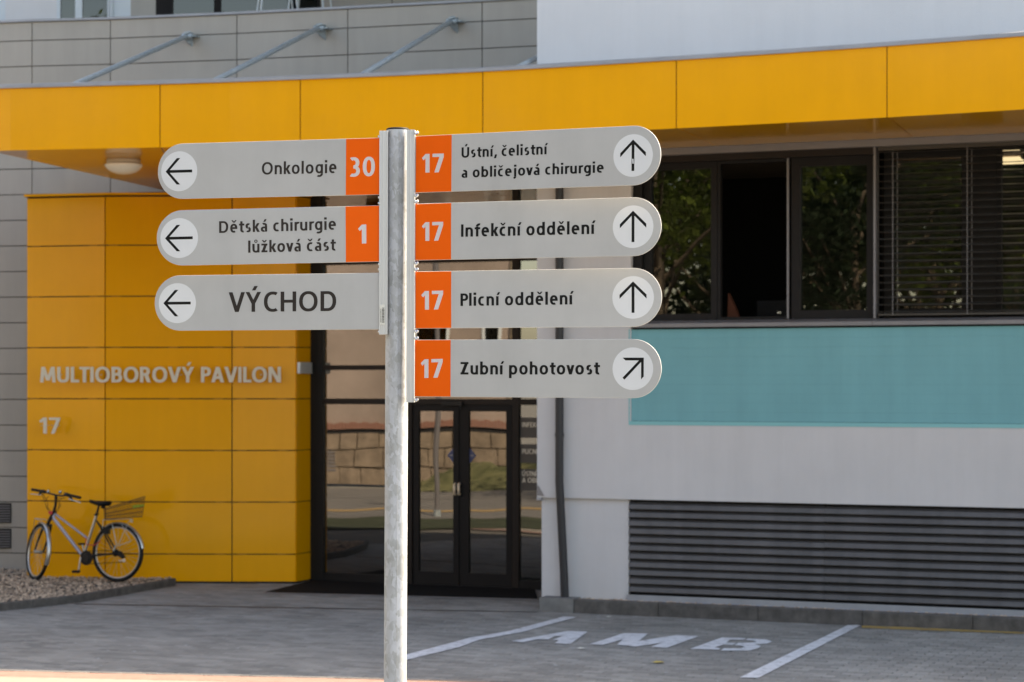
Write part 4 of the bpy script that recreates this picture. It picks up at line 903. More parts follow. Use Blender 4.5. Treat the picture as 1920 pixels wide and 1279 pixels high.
# ================================================================== BICYCLE
def bD(zx): return 25.72 + (1285 - zx) / 955 * .42
def bz(zx, zy, off=0.0): return P(20 + zx / 6.396, 900 + zy / 6.396, bD(zx) + off)
bk = thing('bicycle', G(150, 1092, .08), 'silver black city bicycle with rear wire basket leaning against the yellow wall', 'bicycle')
def bp(name, mb, m, par=None): return mb.build(name, M[m], par or bk)
def wheel(c, ax, Rr, up, seed):
    mb = MB(); mb.ring(c, ax, Rr - .021, .0235, 64, 10, up=up); tyre = bp('tyre', mb, 'black'); 
    mb = MB(); mb.ring(c, ax, Rr - .048, .009, 64, 8, up=up, sq=1.3); bp('rim', mb, 'silver', tyre)
    mb = MB(); u = (V3(up) - V3(up).dot(ax) * ax).normalized(); v = ax.cross(u)
    for k in range(28):
        th = 2 * math.pi * k / 28; d = u * math.cos(th) + v * math.sin(th); q = u * math.cos(th + .5 * (-1) ** k) + v * math.sin(th + .5 * (-1) ** k)
        mb.tube([c + q * .02 + ax * .03 * (1 if k % 2 else -1), c + d * (Rr - .05)], .0012, 4, caps=False)
    bp('spokes', mb, 'silver', tyre)
    mb = MB(); mb.tube([c - ax * .05, c + ax * .05], .02, 12); bp('hub', mb, 'silver', tyre)
    return tyre
rc = bz(1285, 872); RR = .352
# frame direction in plan
hd = (bz(330, 862) - rc); hd.z = 0; hd.normalize()
rax = V3((-hd.y, hd.x, 0)).normalized(); rax = rax if rax.y > 0 else -rax
lean = 0.05; upb = (V3((0, 0, 1)) + rax * lean).normalized(); rax = (rax - rax.dot(upb) * upb).normalized()
wheel(rc, rax, RR, upb, 1)
fc = bz(330, 862); fa = V3((math.cos(R(-35)), math.sin(R(-35)), 0)); fa = V3((.84, .54, -.0)); upf = (V3((0, 0, 1)) + V3((.16, .0, 0))).normalized(); fa = (fa - fa.dot(upf) * upf).normalized()
wheel(fc, fa, RR, upf, 2)
mb = MB(); mb.tube([bz(520, 395), bz(515, 460), bz(860, 905)], [.02, .021, .021], 12); mb.tube([bz(530, 405), bz(920, 700)], .014, 10)
fr = bp('frame', mb, 'bike_paint')
mb = MB(); mb.tube([bz(1028, 430), bz(875, 915)], .0165, 10); bp('seat_tube', mb, 'silver')
mb = MB(); mb.tube([bz(530, 370), bz(470, 480)], .023, 12); bp('head_tube', mb, 'black_paint')
mb = MB(); mb.tube([bz(1028, 490, -.0), bz(1130, 610, -.04), bz(1255, 830, -.05)], .010, 8); mb.tube([bz(1028, 490), bz(1110, 620, .05), bz(1215, 830, .05)], .010, 8); bp('seat_stay', mb, 'black_paint')
mb = MB(); mb.tube([bz(880, 920), bz(1000, 905, -.05), bz(1260, 878, -.06)], .010, 8); mb.tube([bz(880, 920), bz(1000, 908, .05), bz(1260, 885, .05)], .010, 8); bp('chain_stay', mb, 'black_paint')
mb = MB(); mb.prism([bz(1075, 560, -.05), bz(1175, 570, -.05), bz(1180, 650, -.05), bz(1085, 640, -.05)], (0, .10, 0)); bp('wheel_lock', mb, 'black')
mb = MB(); mb.tube([bz(470, 470), bz(440, 545)], .02, 10); mb.tube([bz(400, 545), bz(490, 545)], .02, 10)
mb.tube([bz(400, 545), bz(360, 640), bz(283, 862)], [.017, .016, .011], 8); mb.tube([bz(485, 545), bz(455, 690), bz(388, 868)], [.017, .016, .011], 8); bp('fork', mb, 'black_paint')
mb = MB(); mb.tube([bz(500, 430), bz(540, 300), bz(545, 190)], [.018, .017, .019], 10); bp('stem', mb, 'black_paint')
hb = [(255, 115, .1), (370, 135, .07), (450, 158, .03), (545, 182, 0), (610, 190, -.03), (700, 182, -.07), (835, 213, -.14)]
mb = MB(); mb.tube([bz(a, b, c_) for a, b, c_ in hb], .011, 8); h_ = bp('handlebar', mb, 'black_paint')
for (i0, i1) in ((0, 1), (6, 5)):
    A = bz(*hb[i0]); B = bz(*hb[i1]); mb = MB(); mb.tube([A, B], .0175, 10); bp('grip', mb, 'black', h_)
    mb = MB(); mb.tube([B + (B - A) * .05, B + (B - A) * .35], .024, 8); mb.tube([B + V3((0, 0, -.01)), B + V3((0, 0, -.05)) + (A - B) * .3], .014, 6); bp('brake_lever', mb, 'black_paint', h_)
    mb = MB(); mb.tube([B + V3((0, -.02, -.045)), A + V3((0, -.03, -.055)) + (A - B) * .1], .006, 6); bp('brake_lever', mb, 'silver', h_)
    mb = MB(); mb.lathe(B + (B - A) * .75 + V3((0, 0, .01)), (0, -1, .3), [(.02, 0), (.024, .02), (.012, .035)], 12); bp('bell' if i0 else 'shifter', mb, 'chrome', h_)
for (pts) in (((360, 150), (405, 240), (430, 330), (480, 420), (470, 520)), ((380, 160), (440, 260), (450, 340), (500, 410)), ((660, 215), (590, 230), (575, 320), (540, 370), (500, 430)), ((640, 215), (560, 220), (600, 300), (545, 400)), ((450, 200), (410, 260), (425, 310), (455, 380))):
    mb = MB(); mb.tube([bz(a, b, -.04) for a, b in pts], .0035, 5); bp('cable', mb, 'black')
mb = MB(); mb.prism([bz(450, 375, -.05), bz(500, 372, -.05), bz(498, 412, -.05), bz(455, 412, -.05)], (0, .03, 0)); bp('reflector', mb, 'red')
mb = MB(); mb.tube([bz(285, 462, -.05), bz(400, 470, -.05), bz(440, 490, 0)], .004, 5); mb.tube([bz(285, 462, .05), bz(380, 490, .05)], .004, 5); mb.tube([bz(285, 462, -.05), bz(280, 560, 0), bz(270, 700, 0)], .003, 5); bp('lamp_bracket', mb, 'silver')
# saddle
mb = MB(); A = bz(950, 245); B = bz(1185, 265); dd = (B - A); pr = [(0, .018), (.15, .025), (.35, .034), (.55, .055), (.75, .078), (.92, .08), (1.0, .055)]
Vv = []; Ff = []; sd_ = V3((dd.y, -dd.x, 0)).normalized()
for (tt_, wd_) in pr:
    c_ = A + dd * tt_ + V3((0, 0, -.012 + .02 * abs(tt_ - .35)))
    for k in range(10):
        th = 2 * math.pi * k / 10; zc_ = math.sin(th); Vv.append(c_ + sd_ * wd_ * math.cos(th) + V3((0, 0, (.014 if zc_ > 0 else .05 * min(1, tt_ + .5)) * zc_)))
for i in range(len(pr) - 1):
    for k in range(10): Ff.append((i * 10 + k, i * 10 + (k + 1) % 10, (i + 1) * 10 + (k + 1) % 10, (i + 1) * 10 + k))
Ff += [tuple(range(10))[::-1], tuple(range(60, 70))]
obj('saddle', Vv, Ff, M['black'], bk, smooth=True)
mb = MB(); mb.tube([bz(1060, 300), bz(1028, 430)], .0135, 10); mb.tube([bz(1045, 400), bz(1015, 425)], .02, 8); bp('seat_post', mb, 'black_paint')
mb = MB(); mb.tube([bz(1085, 320, -.01), bz(1130, 330, .01)], .02, 8); bp('saddle_bag', mb, 'black')
# drivetrain
bb = bz(885, 925)
mb = MB(); mb.lathe(bz(905, 935, -.05), rax, [(.085, 0), (.09, .004), (.085, .008)], 32); mb.lathe(bz(905, 935, -.055), rax, [(.05, -.01), (.055, 0)], 20); bp('chainring', mb, 'black_paint')
mb = MB(); mb.tube([bb - rax * .075, bz(840, 930, -.09), bz(815, 1085, -.09)], .011, 8); k1 = bp('crank', mb, 'silver')
mb = MB(); c_ = bz(785, 1100, -.14); mb.prism([c_ + hd * .05 + V3((0, -.045, -.012)), c_ - hd * .05 + V3((0, -.045, -.012)), c_ - hd * .05 + V3((0, .045, -.012)), c_ + hd * .05 + V3((0, .045, -.012))], (0, 0, .026)); bp('pedal', mb, 'black', k1)
mb = MB(); mb.tube([bb + rax * .07, bz(880, 900, .08), bz(862, 775, .08)], .010, 8); k1 = bp('crank', mb, 'silver')
mb = MB(); c_ = bz(850, 768, .12); mb.prism([c_ + hd * .04 + V3((0, -.04, -.01)), c_ - hd * .04 + V3((0, -.04, -.01)), c_ - hd * .04 + V3((0, .04, -.01)), c_ + hd * .04 + V3((0, .04, -.01))], (0, 0, .02)); bp('pedal', mb, 'black', k1)
mb = MB(); mb.lathe(rc - rax * .045, -rax, [(.045, 0), (.045, .012), (.03, .022), (.02, .03)], 20); mb.prism([bz(1290, 850, -.1), bz(1330, 860, -.1), bz(1375, 930, -.1), bz(1340, 950, -.1), bz(1270, 900, -.1)], (0, .03, 0)); bp('derailleur', mb, 'black')
mb = MB(); mb.lathe(bz(1355, 965, -.1), rax, [(.022, 0), (.024, .005), (.022, .01)], 14); mb.tube([bz(1300, 968, -.1), bz(1355, 965, -.1)], .008, 6); mb.tube([bz(1262, 790, -.08), bz(1235, 850, -.08)], .012, 6); bp('derailleur_wheel', mb, 'silver')
mb = MB(); mb.tube([bz(905, 855, -.055), bz(1285, 845, -.055)], .004, 4); mb.tube([bz(905, 1008, -.055), bz(1350, 985, -.08)], .004, 4); bp('chain', mb, 'black')
mb = MB(); mb.tube([bz(880, 690, -.02), bz(905, 700, -.04), bz(900, 770, -.05), bz(1000, 785, -.06), bz(1080, 730, -.02)], .006, 6); bp('lock_cable', mb, 'red')
# mudguards: band arcs
def guard(c, ax, up, a0, a1, Rr, wd_, m):
    ax = V3(ax); u = (V3(up) - V3(up).dot(ax) * ax).normalized(); v = ax.cross(u); Vv = []; Ff = []; N = 28
    for i in range(N + 1):
        th = R(a0 + (a1 - a0) * i / N); d = u * math.cos(th) + v * math.sin(th)
        for k, (q, rr) in enumerate(((-1, -.012), (-.6, .0), (0, .005), (.6, 0), (1, -.012))): Vv.append(c + d * (Rr + rr) + ax * wd_ * q)
    for i in range(N):
        for k in range(4): Ff.append((i * 5 + k, i * 5 + k + 1, i * 5 + 6 + k, i * 5 + 5 + k))
    o = obj('mudguard', Vv, Ff, M[m], bk, smooth=True); return o
# sign of the angle: find direction for +x
def ang_sign(ax, up):
    ax = V3(ax); u = (V3(up) - V3(up).dot(ax) * ax).normalized(); v = ax.cross(u); return 1 if v.x > 0 else -1
sg = ang_sign(rax, upb); guard(rc, rax, upb, -48 * sg, 80 * sg, RR + .012, .026, 'silver')
sg = ang_sign(fa, upf); guard(fc, fa, upf, -22 * sg, 108 * sg, RR + .012, .026, 'silver')
for p_ in (((1215, 520), (1270, 790)), ((1335, 540), (1440, 735)), ((1440, 735), (1290, 790)), ((1420, 490), (1290, 780)), ((1110, 480), (1100, 580))):
    mb = MB(); mb.tube([bz(*p_[0], -.06), bz(*p_[1], -.06)], .004, 5); mb.tube([bz(*p_[0], .06), bz(*p_[1], .06)], .004, 5); bp('rack_strut', mb, 'silver')
mb = MB()
for off in (-.06, 0, .06): mb.tube([bz(1105, 478, off), bz(1450, 468, off)], .005, 6)
for zx in (1110, 1220, 1330, 1448): mb.tube([bz(zx, 478 - (zx - 1110) * .03, -.06), bz(zx, 478 - (zx - 1110) * .03, .06)], .004, 5)
mb.prism([bz(1430, 470, -.03), bz(1460, 470, -.03), bz(1460, 510, -.03), bz(1430, 510, -.03)], (0, .06, 0))
bp('luggage_rack', mb, 'silver')
# basket
bt = [(1118, 345), (1610, 198)]; bb_ = [(1128, 470), (1575, 440)]; DP = .15
mb = MB()
def bl_(a, b, t_): return (a[0] + (b[0] - a[0]) * t_, a[1] + (b[1] - a[1]) * t_)
for lv in (0, .12, .5, .75, 1.0):
    p0 = bl_(bt[0], bb_[0], lv); p1 = bl_(bt[1], bb_[1], lv); r_ = .0045 if lv in (0, 1.0) else .0045
    dp_ = DP * (1 - .15 * lv); loop = [bz(*p0, -dp_), bz(*p1, -dp_), bz(*p1, dp_), bz(*p0, dp_), bz(*p0, -dp_)]
    for k in range(4): mb.tube([loop[k], loop[k + 1]], r_, 5)
for k in range(23):
    t_ = k / 22; a = bl_(*bt, t_); b = bl_(*bb_, t_)
    for q in (-1, 1): mb.tube([bz(*a, DP * q), bz(*b, DP * .85 * q)], .0040, 4, caps=False)
    mb.tube([bz(*b, -DP * .85), bz(*b, DP * .85)], .0040, 4, caps=False)
for k in range(1, 8):
    q = -1 + 2 * k / 8
    for e in (0, 1): mb.tube([bz(*bt[e], DP * q), bz(*bb_[e], DP * .85 * q)], .0040, 4, caps=False)
o = bp('basket', mb, 'rust_wire')
mb = MB(); mb.prism([bz(1455, 305, -.1), bz(1600, 292, -.1), bz(1600, 318, -.1), bz(1470, 338, -.1)], (0, .01, 0)); bp('reflective_strip', mb, 'lime')

# ================================================================== SIGNPOST
sp = thing('signpost', G(738, 2160) if False else V3(((744.6 - 960) / F * 6.97, 6.97, 0)), 'galvanised post carrying seven grey direction boards with black lettering', 'signpost')
# zinc spangle material
m = bpy.data.materials.new('zinc_spangle'); m.use_nodes = True; n = m.node_tree; L = n.links; b = n.nodes['Principled BSDF']
b.inputs['Metallic'].default_value = .08; tc = n.nodes.new('ShaderNodeTexCoord')
mp = n.nodes.new('ShaderNodeMapping'); mp.inputs['Scale'].default_value = (1, 1, .55); L.new(tc.outputs['Object'], mp.inputs[0])
nz = n.nodes.new('ShaderNodeTexNoise'); nz.inputs['Scale'].default_value = 45; nz.inputs['Detail'].default_value = 3; L.new(mp.outputs[0], nz.inputs[0])
mxv = n.nodes.new('ShaderNodeMixRGB'); mxv.inputs[0].default_value = .035; L.new(mp.outputs[0], mxv.inputs[1]); L.new(nz.outputs['Color'], mxv.inputs[2])
vo = n.nodes.new('ShaderNodeTexVoronoi'); vo.inputs['Scale'].default_value = 95; L.new(mxv.outputs[0], vo.inputs['Vector'])
n2 = n.nodes.new('ShaderNodeTexNoise'); n2.inputs['Scale'].default_value = 9; n2.inputs['Detail'].default_value = 5; L.new(tc.outputs['Object'], n2.inputs[0])
sepc = n.nodes.new('ShaderNodeSeparateColor'); L.new(vo.outputs['Color'], sepc.inputs[0])
mx = n.nodes.new('ShaderNodeMath'); mx.operation = 'MULTIPLY_ADD'; mx.inputs[1].default_value = .5; L.new(sepc.outputs[0], mx.inputs[0]); L.new(n2.outputs['Fac'], mx.inputs[2])
rp = n.nodes.new('ShaderNodeValToRGB'); rp.color_ramp.elements[0].position = .45; rp.color_ramp.elements[0].color = (.34, .34, .335, 1); rp.color_ramp.elements[1].position = 1.05 if False else 1.0; rp.color_ramp.elements[1].color = (.52, .53, .56, 1)
L.new(mx.outputs[0], rp.inputs[0]); L.new(rp.outputs[0], b.inputs['Base Color'])
mr = n.nodes.new('ShaderNodeMapRange'); mr.inputs[3].default_value = .38; mr.inputs[4].default_value = .6; L.new(sepc.outputs[1], mr.inputs[0]); L.new(mr.outputs[0], b.inputs['Roughness'])
bpn = n.nodes.new('ShaderNodeBump'); bpn.inputs['Strength'].default_value = .12; bpn.inputs['Distance'].default_value = .002; L.new(n2.outputs['Fac'], bpn.inputs['Height']); L.new(bpn.outputs[0], b.inputs['Normal'])
M['spangle'] = m
PD = 6.97
ptop = P(746.0, 244, PD); pbot = P(741.0, 1279, PD); dirp = (pbot - ptop) / (ptop.z - pbot.z); pend = ptop + dirp * (ptop.z + .02)
RP = .0372
mb = MB(); mb.tube([pend, ptop], RP, 64, caps=False); pole = mb.build('post', M['spangle'], sp)
mb = MB(); mb.lathe(ptop, (0, 0, 1), [(RP - .002, -.003), (RP + .0004, -.0005), (RP + .0004, .003), (RP - .004, .006), (.01, .007)], 48); mb.build('post_cap', M['black'], sp)
mb = MB(); q = [pend + V3((.006, -RP - .0002, 0)), ptop + V3((.006, -RP - .0002, -.01))]; mb.tube(q, .0009, 6); mb.build('weld_seam', M['spangle'], sp)
# blades
def blade(ncx, ncy, nh, nD, fcx, fcy, fh, side, label):
    """near end centre (px,py), far circle centre; heights in px"""
    N_ = P(ncx, ncy, nD); fD = nD * nh / fh; Fp = P(fcx, fcy, fD)
    ax = (Fp - N_).normalized(); up = V3((0, 0, 1)); up = (up - up.dot(ax) * ax).normalized(); nf = ax.cross(up)
    if nf.y > 0: nf = -nf
    H_ = nh / F * nD; Ln = (Fp - N_).length
    def loc(px, py):      # ray / face-plane hit -> local (s,t)
        r_ = V3(((px - 960) / F, 1, (HY - py) / F)); o_ = V3((0, 0, HC)); k = (N_ - o_).dot(nf) / r_.dot(nf); q_ = o_ + r_ * k - N_
        return q_.dot(ax), q_.dot(up)
    def pt(a, b, n_=0.0): return N_ + ax * a + up * b + nf * n_
    out = [(0, -H_ / 2), (Ln, -H_ / 2)] + [(Ln + H_ / 2 * math.sin(R(a)), -H_ / 2 * math.cos(R(a))) for a in range(5, 176, 5)] + [(Ln, H_ / 2), (0, H_ / 2)]
    TH = .0035; e = .0006
    front = [pt(a, b) for a, b in out]; n_ = len(out)
    c_ = [pt(Ln * .5 + (a - Ln * .5) * (1 - e / Ln * 2), b * (1 - e / H_ * 2), TH / 2 ) for a, b in out]
    Vv = [pt(a, b, -TH) for a, b in out] + [pt(a, b, -e) for a, b in out] + [pt(Ln * .5 + (a - Ln * .5) * (1 - 2 * e / Ln), b * (1 - 2 * e / H_), 0) for a, b in out]
    Ff = [tuple(range(n_))]; mi = [0]
    for lv in (0, 1):
        for i in range(n_): j = (i + 1) % n_; Ff.append((lv * n_ + i, lv * n_ + j, (lv + 1) * n_ + j, (lv + 1) * n_ + i)); mi.append(1)
    Ff.append(tuple(range(2 * n_, 3 * n_))); mi.append(0)
    o = obj('direction_board', Vv, Ff, None, sp, mats=[M['blade'], M['blade_edge']], mi=mi); o['label'] = label
    if side < 0: o.data.flip_normals()
    return dict(o=o, loc=loc, pt=pt, H=H_, L=Ln, side=side)
def decal(B, name, polys, m, n_=.0004):
    v2, f2 = union(polys); return obj(name, [B['pt'](a, b, n_) for a, b in v2], [tuple(f) for f in f2], M[m], B['o'])
def btext(B, txt, x0, y0, x1, y1, cap, w_, m='ink', n_=.0005, track=.155, name='lettering'):
    a0 = B['loc'](x0, y0); a1 = B['loc'](x1, y1); c0_ = B['loc'](x0, y0 - cap); capl = c0_[1] - a0[1]
    # baseline direction along s, tiny tilt kept
    def place(fx, fy):
        return B['pt'](a0[0] + (a1[0] - a0[0]) * fx, a0[1] + (a1[1] - a0[1]) * fx + fy * capl, n_)
    ms = text_mesh(txt, w_, place, None, track); i0 = 0
    for word in txt.split(' '):
        Vv = []; Ff = []
        for a, b in ms[i0:i0 + len(word)]: k = len(Vv); Vv += a; Ff += [tuple(i + k for i in f) for f in b]
        i0 += len(word); obj(name, Vv, Ff, M[m], B['o'])
def num_panel(B, xa, xb):
    a = B['loc'](xa, 400)[0]; b = B['loc'](xb, 400)[0]; h = B['H'] / 2 - .0009
    a, b = sorted((max(0, min(a, b)) if False else a, b)) if a < b else (b, a)
    a = max(a, .0008); q = [(a, -h), (b, -h), (b, h), (a, h)]
    mb = MB(); mb.prism([B['pt'](x, y, .0001) for x, y in q], (B['pt'](0, 0, .0004) - B['pt'](0, 0, .0001))); mb.build('number_field', M['orange'], B['o'])
def disc_arrow(B, cx, cy, ry, kind, ink='ink'):
    c_ = B['loc'](cx, cy); r_ = ry / F * (B['pt'](*c_).y)
    N = 48; pts = [(c_[0] + r_ * math.cos(2 * math.pi * k / N), c_[1] + r_ * math.sin(2 * math.pi * k / N)) for k in range(N)]
    mb = MB(); mb.prism([B['pt'](x, y, .0001) for x, y in pts], (B['pt'](0, 0, .0004) - B['pt'](0, 0, .0001))); mb.build('arrow_disc', M['disc'], B['o'])
    h = .070
    if kind == 'up': P_ = [[(-h, -.72), (h, -.72), (h, .66), (-h, .66)], [(0, .75), (.65, .13), (.65, -.06), (0, .58)], [(0, .75), (-.65, .13), (-.65, -.06), (0, .58)]]
    elif kind == 'left': P_ = [[(.72, -h), (.72, h), (-.66, h), (-.66, -h)], [(-.75, 0), (-.13, .66), (.06, .66), (-.58, 0)], [(-.75, 0), (-.13, -.66), (.06, -.66), (-.58, 0)]]
    else:
        P_ = [[(-.50, .52), (.54, .52), (.54, .39), (-.36, .39)], [(.54, .52), (.54, -.36), (.41, -.50), (.41, .52)], [(-.50, -.42), (-.41, -.52), (.52, .43), (.43, .52)]]
    sg = 1 if B['side'] > 0 else -1
    P_ = [[(c_[0] + sg * x * r_, c_[1] + y * r_) for x, y in p] for p in P_]
    v2, f2 = union(P_); obj('arrow', [B['pt'](a, b, .0006) for a, b in v2], [tuple(f) for f in f2], M[ink], B['o'])
R1 = blade(777.5, 308.6, 106.2, 6.90, 1187, 291.8, 111.6, 1, 'topmost right board, numbered 17, for oral surgery, upward arrow')
R2 = blade(777.5, 435.3, 106.0, 6.90, 1187, 425.2, 110.3, 1, 'second right board, numbered 17, Infekční oddělení, upward arrow')
R3 = blade(777.5, 562.7, 106.7, 6.90, 1187, 557.7, 110.0, 1, 'third right board, numbered 17, Plicní oddělení, upward arrow')
R4 = blade(777.5, 690.5, 106.4, 6.90, 1187, 691.3, 110.7, 1, 'lowest right board, numbered 17, Zubní pohotovost, diagonal arrow')
L1 = blade(712, 311.7, 106.7, 6.93, 342.5, 321.0, 103.4, -1, 'topmost left board, numbered 30, Onkologie, left arrow')
L2 = blade(712, 438.0, 105.6, 6.93, 342.5, 446.0, 103.4, -1, 'middle left board, numbered 1, Dětská chirurgie, left arrow')
L3 = blade(712, 564.7, 106.0, 6.93, 338.0, 568.3, 103.4, -1, 'lowest left board without number, VÝCHOD, left arrow')
for B, (x0, x1, yb) in ((R1, (791, 832, 324)), (R2, (791, 831, 452)), (R3, (790, 831, 581)), (R4, (789, 830, 709))):
    num_panel(B, 779, 846); btext(B, '17', x0, yb, x1, yb - 1, 35, .21, 'num', .0006, .15, 'number')
num_panel(L1, 648, 711); btext(L1, '30', 656, 331.5, 703, 330, 36, .195, 'num', .0006, .15, 'number')
num_panel(L2, 648, 711); btext(L2, '1', 671.5, 457, 687, 456.5, 35.5, .215, 'num', .0006, .1, 'number')
btext(R1, 'Ústní, čelistní', 865.5, 296, 1027.5, 289.3, 19.5, .20)
btext(R1, 'a obličejová chirurgie', 865.5, 333.6, 1132, 323.6, 19.5, .20)
btext(R2, 'Infekční oddělení', 864.5, 444.2, 1117, 438.6, 23.3, .198)
btext(R3, 'Plicní oddělení', 863.5, 573.8, 1076, 570.8, 23.3, .198)
btext(R4, 'Zubní pohotovost', 863.5, 702.3, 1125, 702.2, 23.3, .198)
btext(L1, 'Onkologie', 491, 327.5, 631, 324.5, 23, .18, 'ink_warm')
btext(L2, 'Dětská chirurgie', 411, 437, 630, 430.6, 22, .19, 'ink_warm')
btext(L2, 'lůžková část', 465.5, 474, 630, 469.8, 22, .19, 'ink_warm')
btext(L3, 'VÝCHOD', 429, 585.2, 630.5, 583.2, 37, .178, 'ink_warm', track=.14)
for B, cy in ((R1, 291.8), (R2, 425.2), (R3, 557.8)): disc_arrow(B, 1187, cy, 40, 'up')
disc_arrow(R4, 1186.5, 691.5, 40, 'ne')
disc_arrow(L1, 336, 321.3, 37.5, 'left'); disc_arrow(L2, 336, 446.5, 37.5, 'left'); disc_arrow(L3, 332.5, 568.5, 37.5, 'left')
# scratch on the top arrow
decal(R1, 'scratch', [[R1['loc'](1185.5, 298), R1['loc'](1188, 298), R1['loc'](1188.5, 307), R1['loc'](1186, 307)]], 'disc', .0009)
# rails (aluminium profiles) that carry the boards
def rail(px0, px1, y0, y1, Dn, lean_px, depth, label=None):
    mb = MB(); W_ = [0, .16, .18, .36, .38, .62, .64, .82, .84, 1.0]; dep = [0, 0, .0015, .0015, .0, .0, .0015, .0015, 0, 0]
    top = [P(px0 + (px1 - px0) * w_, y0, Dn) + V3((0, d_, 0)) for w_, d_ in zip(W_, dep)]; bot = [P(px0 - lean_px + (px1 - px0) * w_, y1, Dn) + V3((0, d_, 0)) for w_, d_ in zip(W_, dep)]
    n_ = len(top); B_ = V3((0, depth, 0)); tb = top + [top[-1] * 1 + B_, top[0] + B_]; bb2 = bot + [bot[-1] + B_, bot[0] + B_]; k = len(tb)
    mb.add(tb + bb2, [(i, (i + 1) % k, k + (i + 1) % k, k + i)[::-1] for i in range(k)] + [tuple(range(k)), tuple(range(k, 2 * k))[::-1]])
    o = mb.build('rail', M['alu'], sp)
    if label: o['label'] = label
    return o
rl = rail(711.5, 727.5, 245, 627, 6.925, 1.0, .055, 'shorter left rail')
rr = rail(762.5, 777.5, 243, 754.5, 6.89, 1.0, .055, 'longer right rail')
# clamps round the post behind
for y_ in (300, 430, 560, 700):
    c_ = P(745, y_, PD); mb = MB(); mb.ring(c_, (0, 0, 1), RP + .002, .004, 32, 6, sq=3.0); mb.build('clamp_band', M['alu'], sp) if y_ < 0 else None
# bolts
def bolt(px, py, Dn, s_=1.0):
    c_ = P(px, py, Dn); mb = MB(); r_ = .0058 * s_
    mb.lathe(c_ + V3((-.004, 0, 0)), (1, 0, 0), [(r_ * .7, 0), (r_, .001), (r_, .0035), (r_ * .55, .004), (r_ * .55, .0075), (r_ * 1.05, .008), (r_ * .9, .012), (r_ * .4, .0135)], 12); mb.tube([c_ + V3((-.003, 0, 0)), c_ + V3((.003, -.004, -.006))], .0035 * s_, 6); mb.build('bolt', M['chrome'], sp)
for y_ in (249, 366, 378, 493, 505, 621, 634, 749): bolt(779.5, y_, 6.885)
for y_ in (256, 370, 381, 495, 505, 622): bolt(711, y_, 6.93, .6)
# barcode label on the left rail
lb = MB(); a0, a1 = P(712.3, 571, 6.9235), P(721.5, 571, 6.9235); b0_ = P(721.3, 609, 6.9235); b1_ = P(712.1, 609, 6.9235)
lb.prism([a0, a1, b0_, b1_], (0, -.0006, 0)); lbl = lb.build('inventory_label', M['paper'], rl)
mb = MB(); yy = 577.0; rnd = random.Random(4)
while yy < 606:
    h_ = rnd.choice((.5, .8, 1.2)); mb.add([P(716.2, yy, 6.9226), P(720.6, yy, 6.9226), P(720.6, yy + h_, 6.9226), P(716.2, yy + h_, 6.9226)], [(0, 1, 2, 3)]); yy += h_ + rnd.choice((.45, .7, 1.0))
yy = 579.0
while yy < 604:
    h_ = rnd.choice((.7, 1.1)); mb.add([P(713.3, yy, 6.9226), P(714.9, yy, 6.9226), P(714.9, yy + h_, 6.9226), P(713.3, yy + h_, 6.9226)], [(0, 1, 2, 3)]); yy += h_ + .8
mb.build('barcode', M['ink'], lbl)

# ================================================================== OPPOSITE SIDE OF THE STREET (seen mirrored in the glass)
def vG(px, py, z=0.0): return PG.mir(G(px, py, z))
def vP(px, py, D): return PG.mir(P(px, py, D))
def vsheet(name, pxs, m, z): 
    return sheet(name, [vG(a, b, z) for a, b in pxs], M[m], z=z)
vsheet('far_verge', [(-900, 960), (1150, 972), (1150, 990), (-900, 994)], 'grass', .012)
vsheet('far_pavement', [(-900, 928), (1100, 935), (1150, 971.5), (-900, 959.5)], 'asphalt', .008)
vsheet('far_yellow_line', [(-900, 948), (1150, 954), (1150, 957), (-900, 951)], 'far_yellow', .016)
vsheet('far_road', [(-900, 915), (1100, 915), (1100, 934.6), (-900, 927.6)], 'asphalt', .008)
vsheet('far_grass', [(820, 890), (1500, 850), (1500, 914.6), (820, 914.6)], 'grass_dry', .010)
ob = thing('stone_house', vG(750, 905), 'beige rendered house with brown stone base across the street', 'building')
def vwall(x0, x1, z0, z1, m, nm, D0=52.0, off=0.0, th=.3, par=None):
    a = V3(((x0 - 960) / F * D0, D0 - off, z0)); b = V3(((x1 - 960) / F * D0, D0 - off, z0))
    q = [a, b, b + V3((0, th, 0)), a + V3((0, th, 0))]; q = [PG.mir(p) for p in q]
    mb = MB(); mb.prism(q, (0, 0, z1 - z0)); return mb.build(nm, M[m], par or ob)
vwall(-900, 955, 1.5, 11, 'opp_wall', 'wall'); vwall(-900, 955, 0, 1.35, 'opp_base', 'base_wall', off=.12)
for k in range(90):
    x0 = 400 + k * 6.2
    vwall(x0, x0 + 5.6, 1.36, 1.52 + .02 * math.sin(k * 1.7), 'opp_ledge', 'ledge_brick', off=.2)
vwall(-900, 399, 1.36, 1.5, 'opp_ledge', 'ledge', off=.2)
vwall(-900, 955, 1.22, 1.352, 'dark', 'ledge_shade_strip', off=.16, th=.03)  # dark strip put in for the shade under the ledge
vwall(955, 962, 0, 11, 'opp_base', 'quoin', off=.1)
f = vwall(600, 632, 0.25, 1.15, 'kerb_pale', 'vent_grille', off=.16)
for k in range(9): vwall(602, 630, .3 + k * .09, .35 + k * .09, 'sill', 'vent_slat', off=.18, th=.02, par=f)
for (a, b) in ((330, 420), (772, 842), (905, 940)):
    f = vwall(a, b, 3.0, 5.0, 'bluewhite', 'window', off=.05); vwall(a + 6, b - 6, 3.12, 4.88, 'glass_win', 'pane', off=.07, th=.01, par=f)
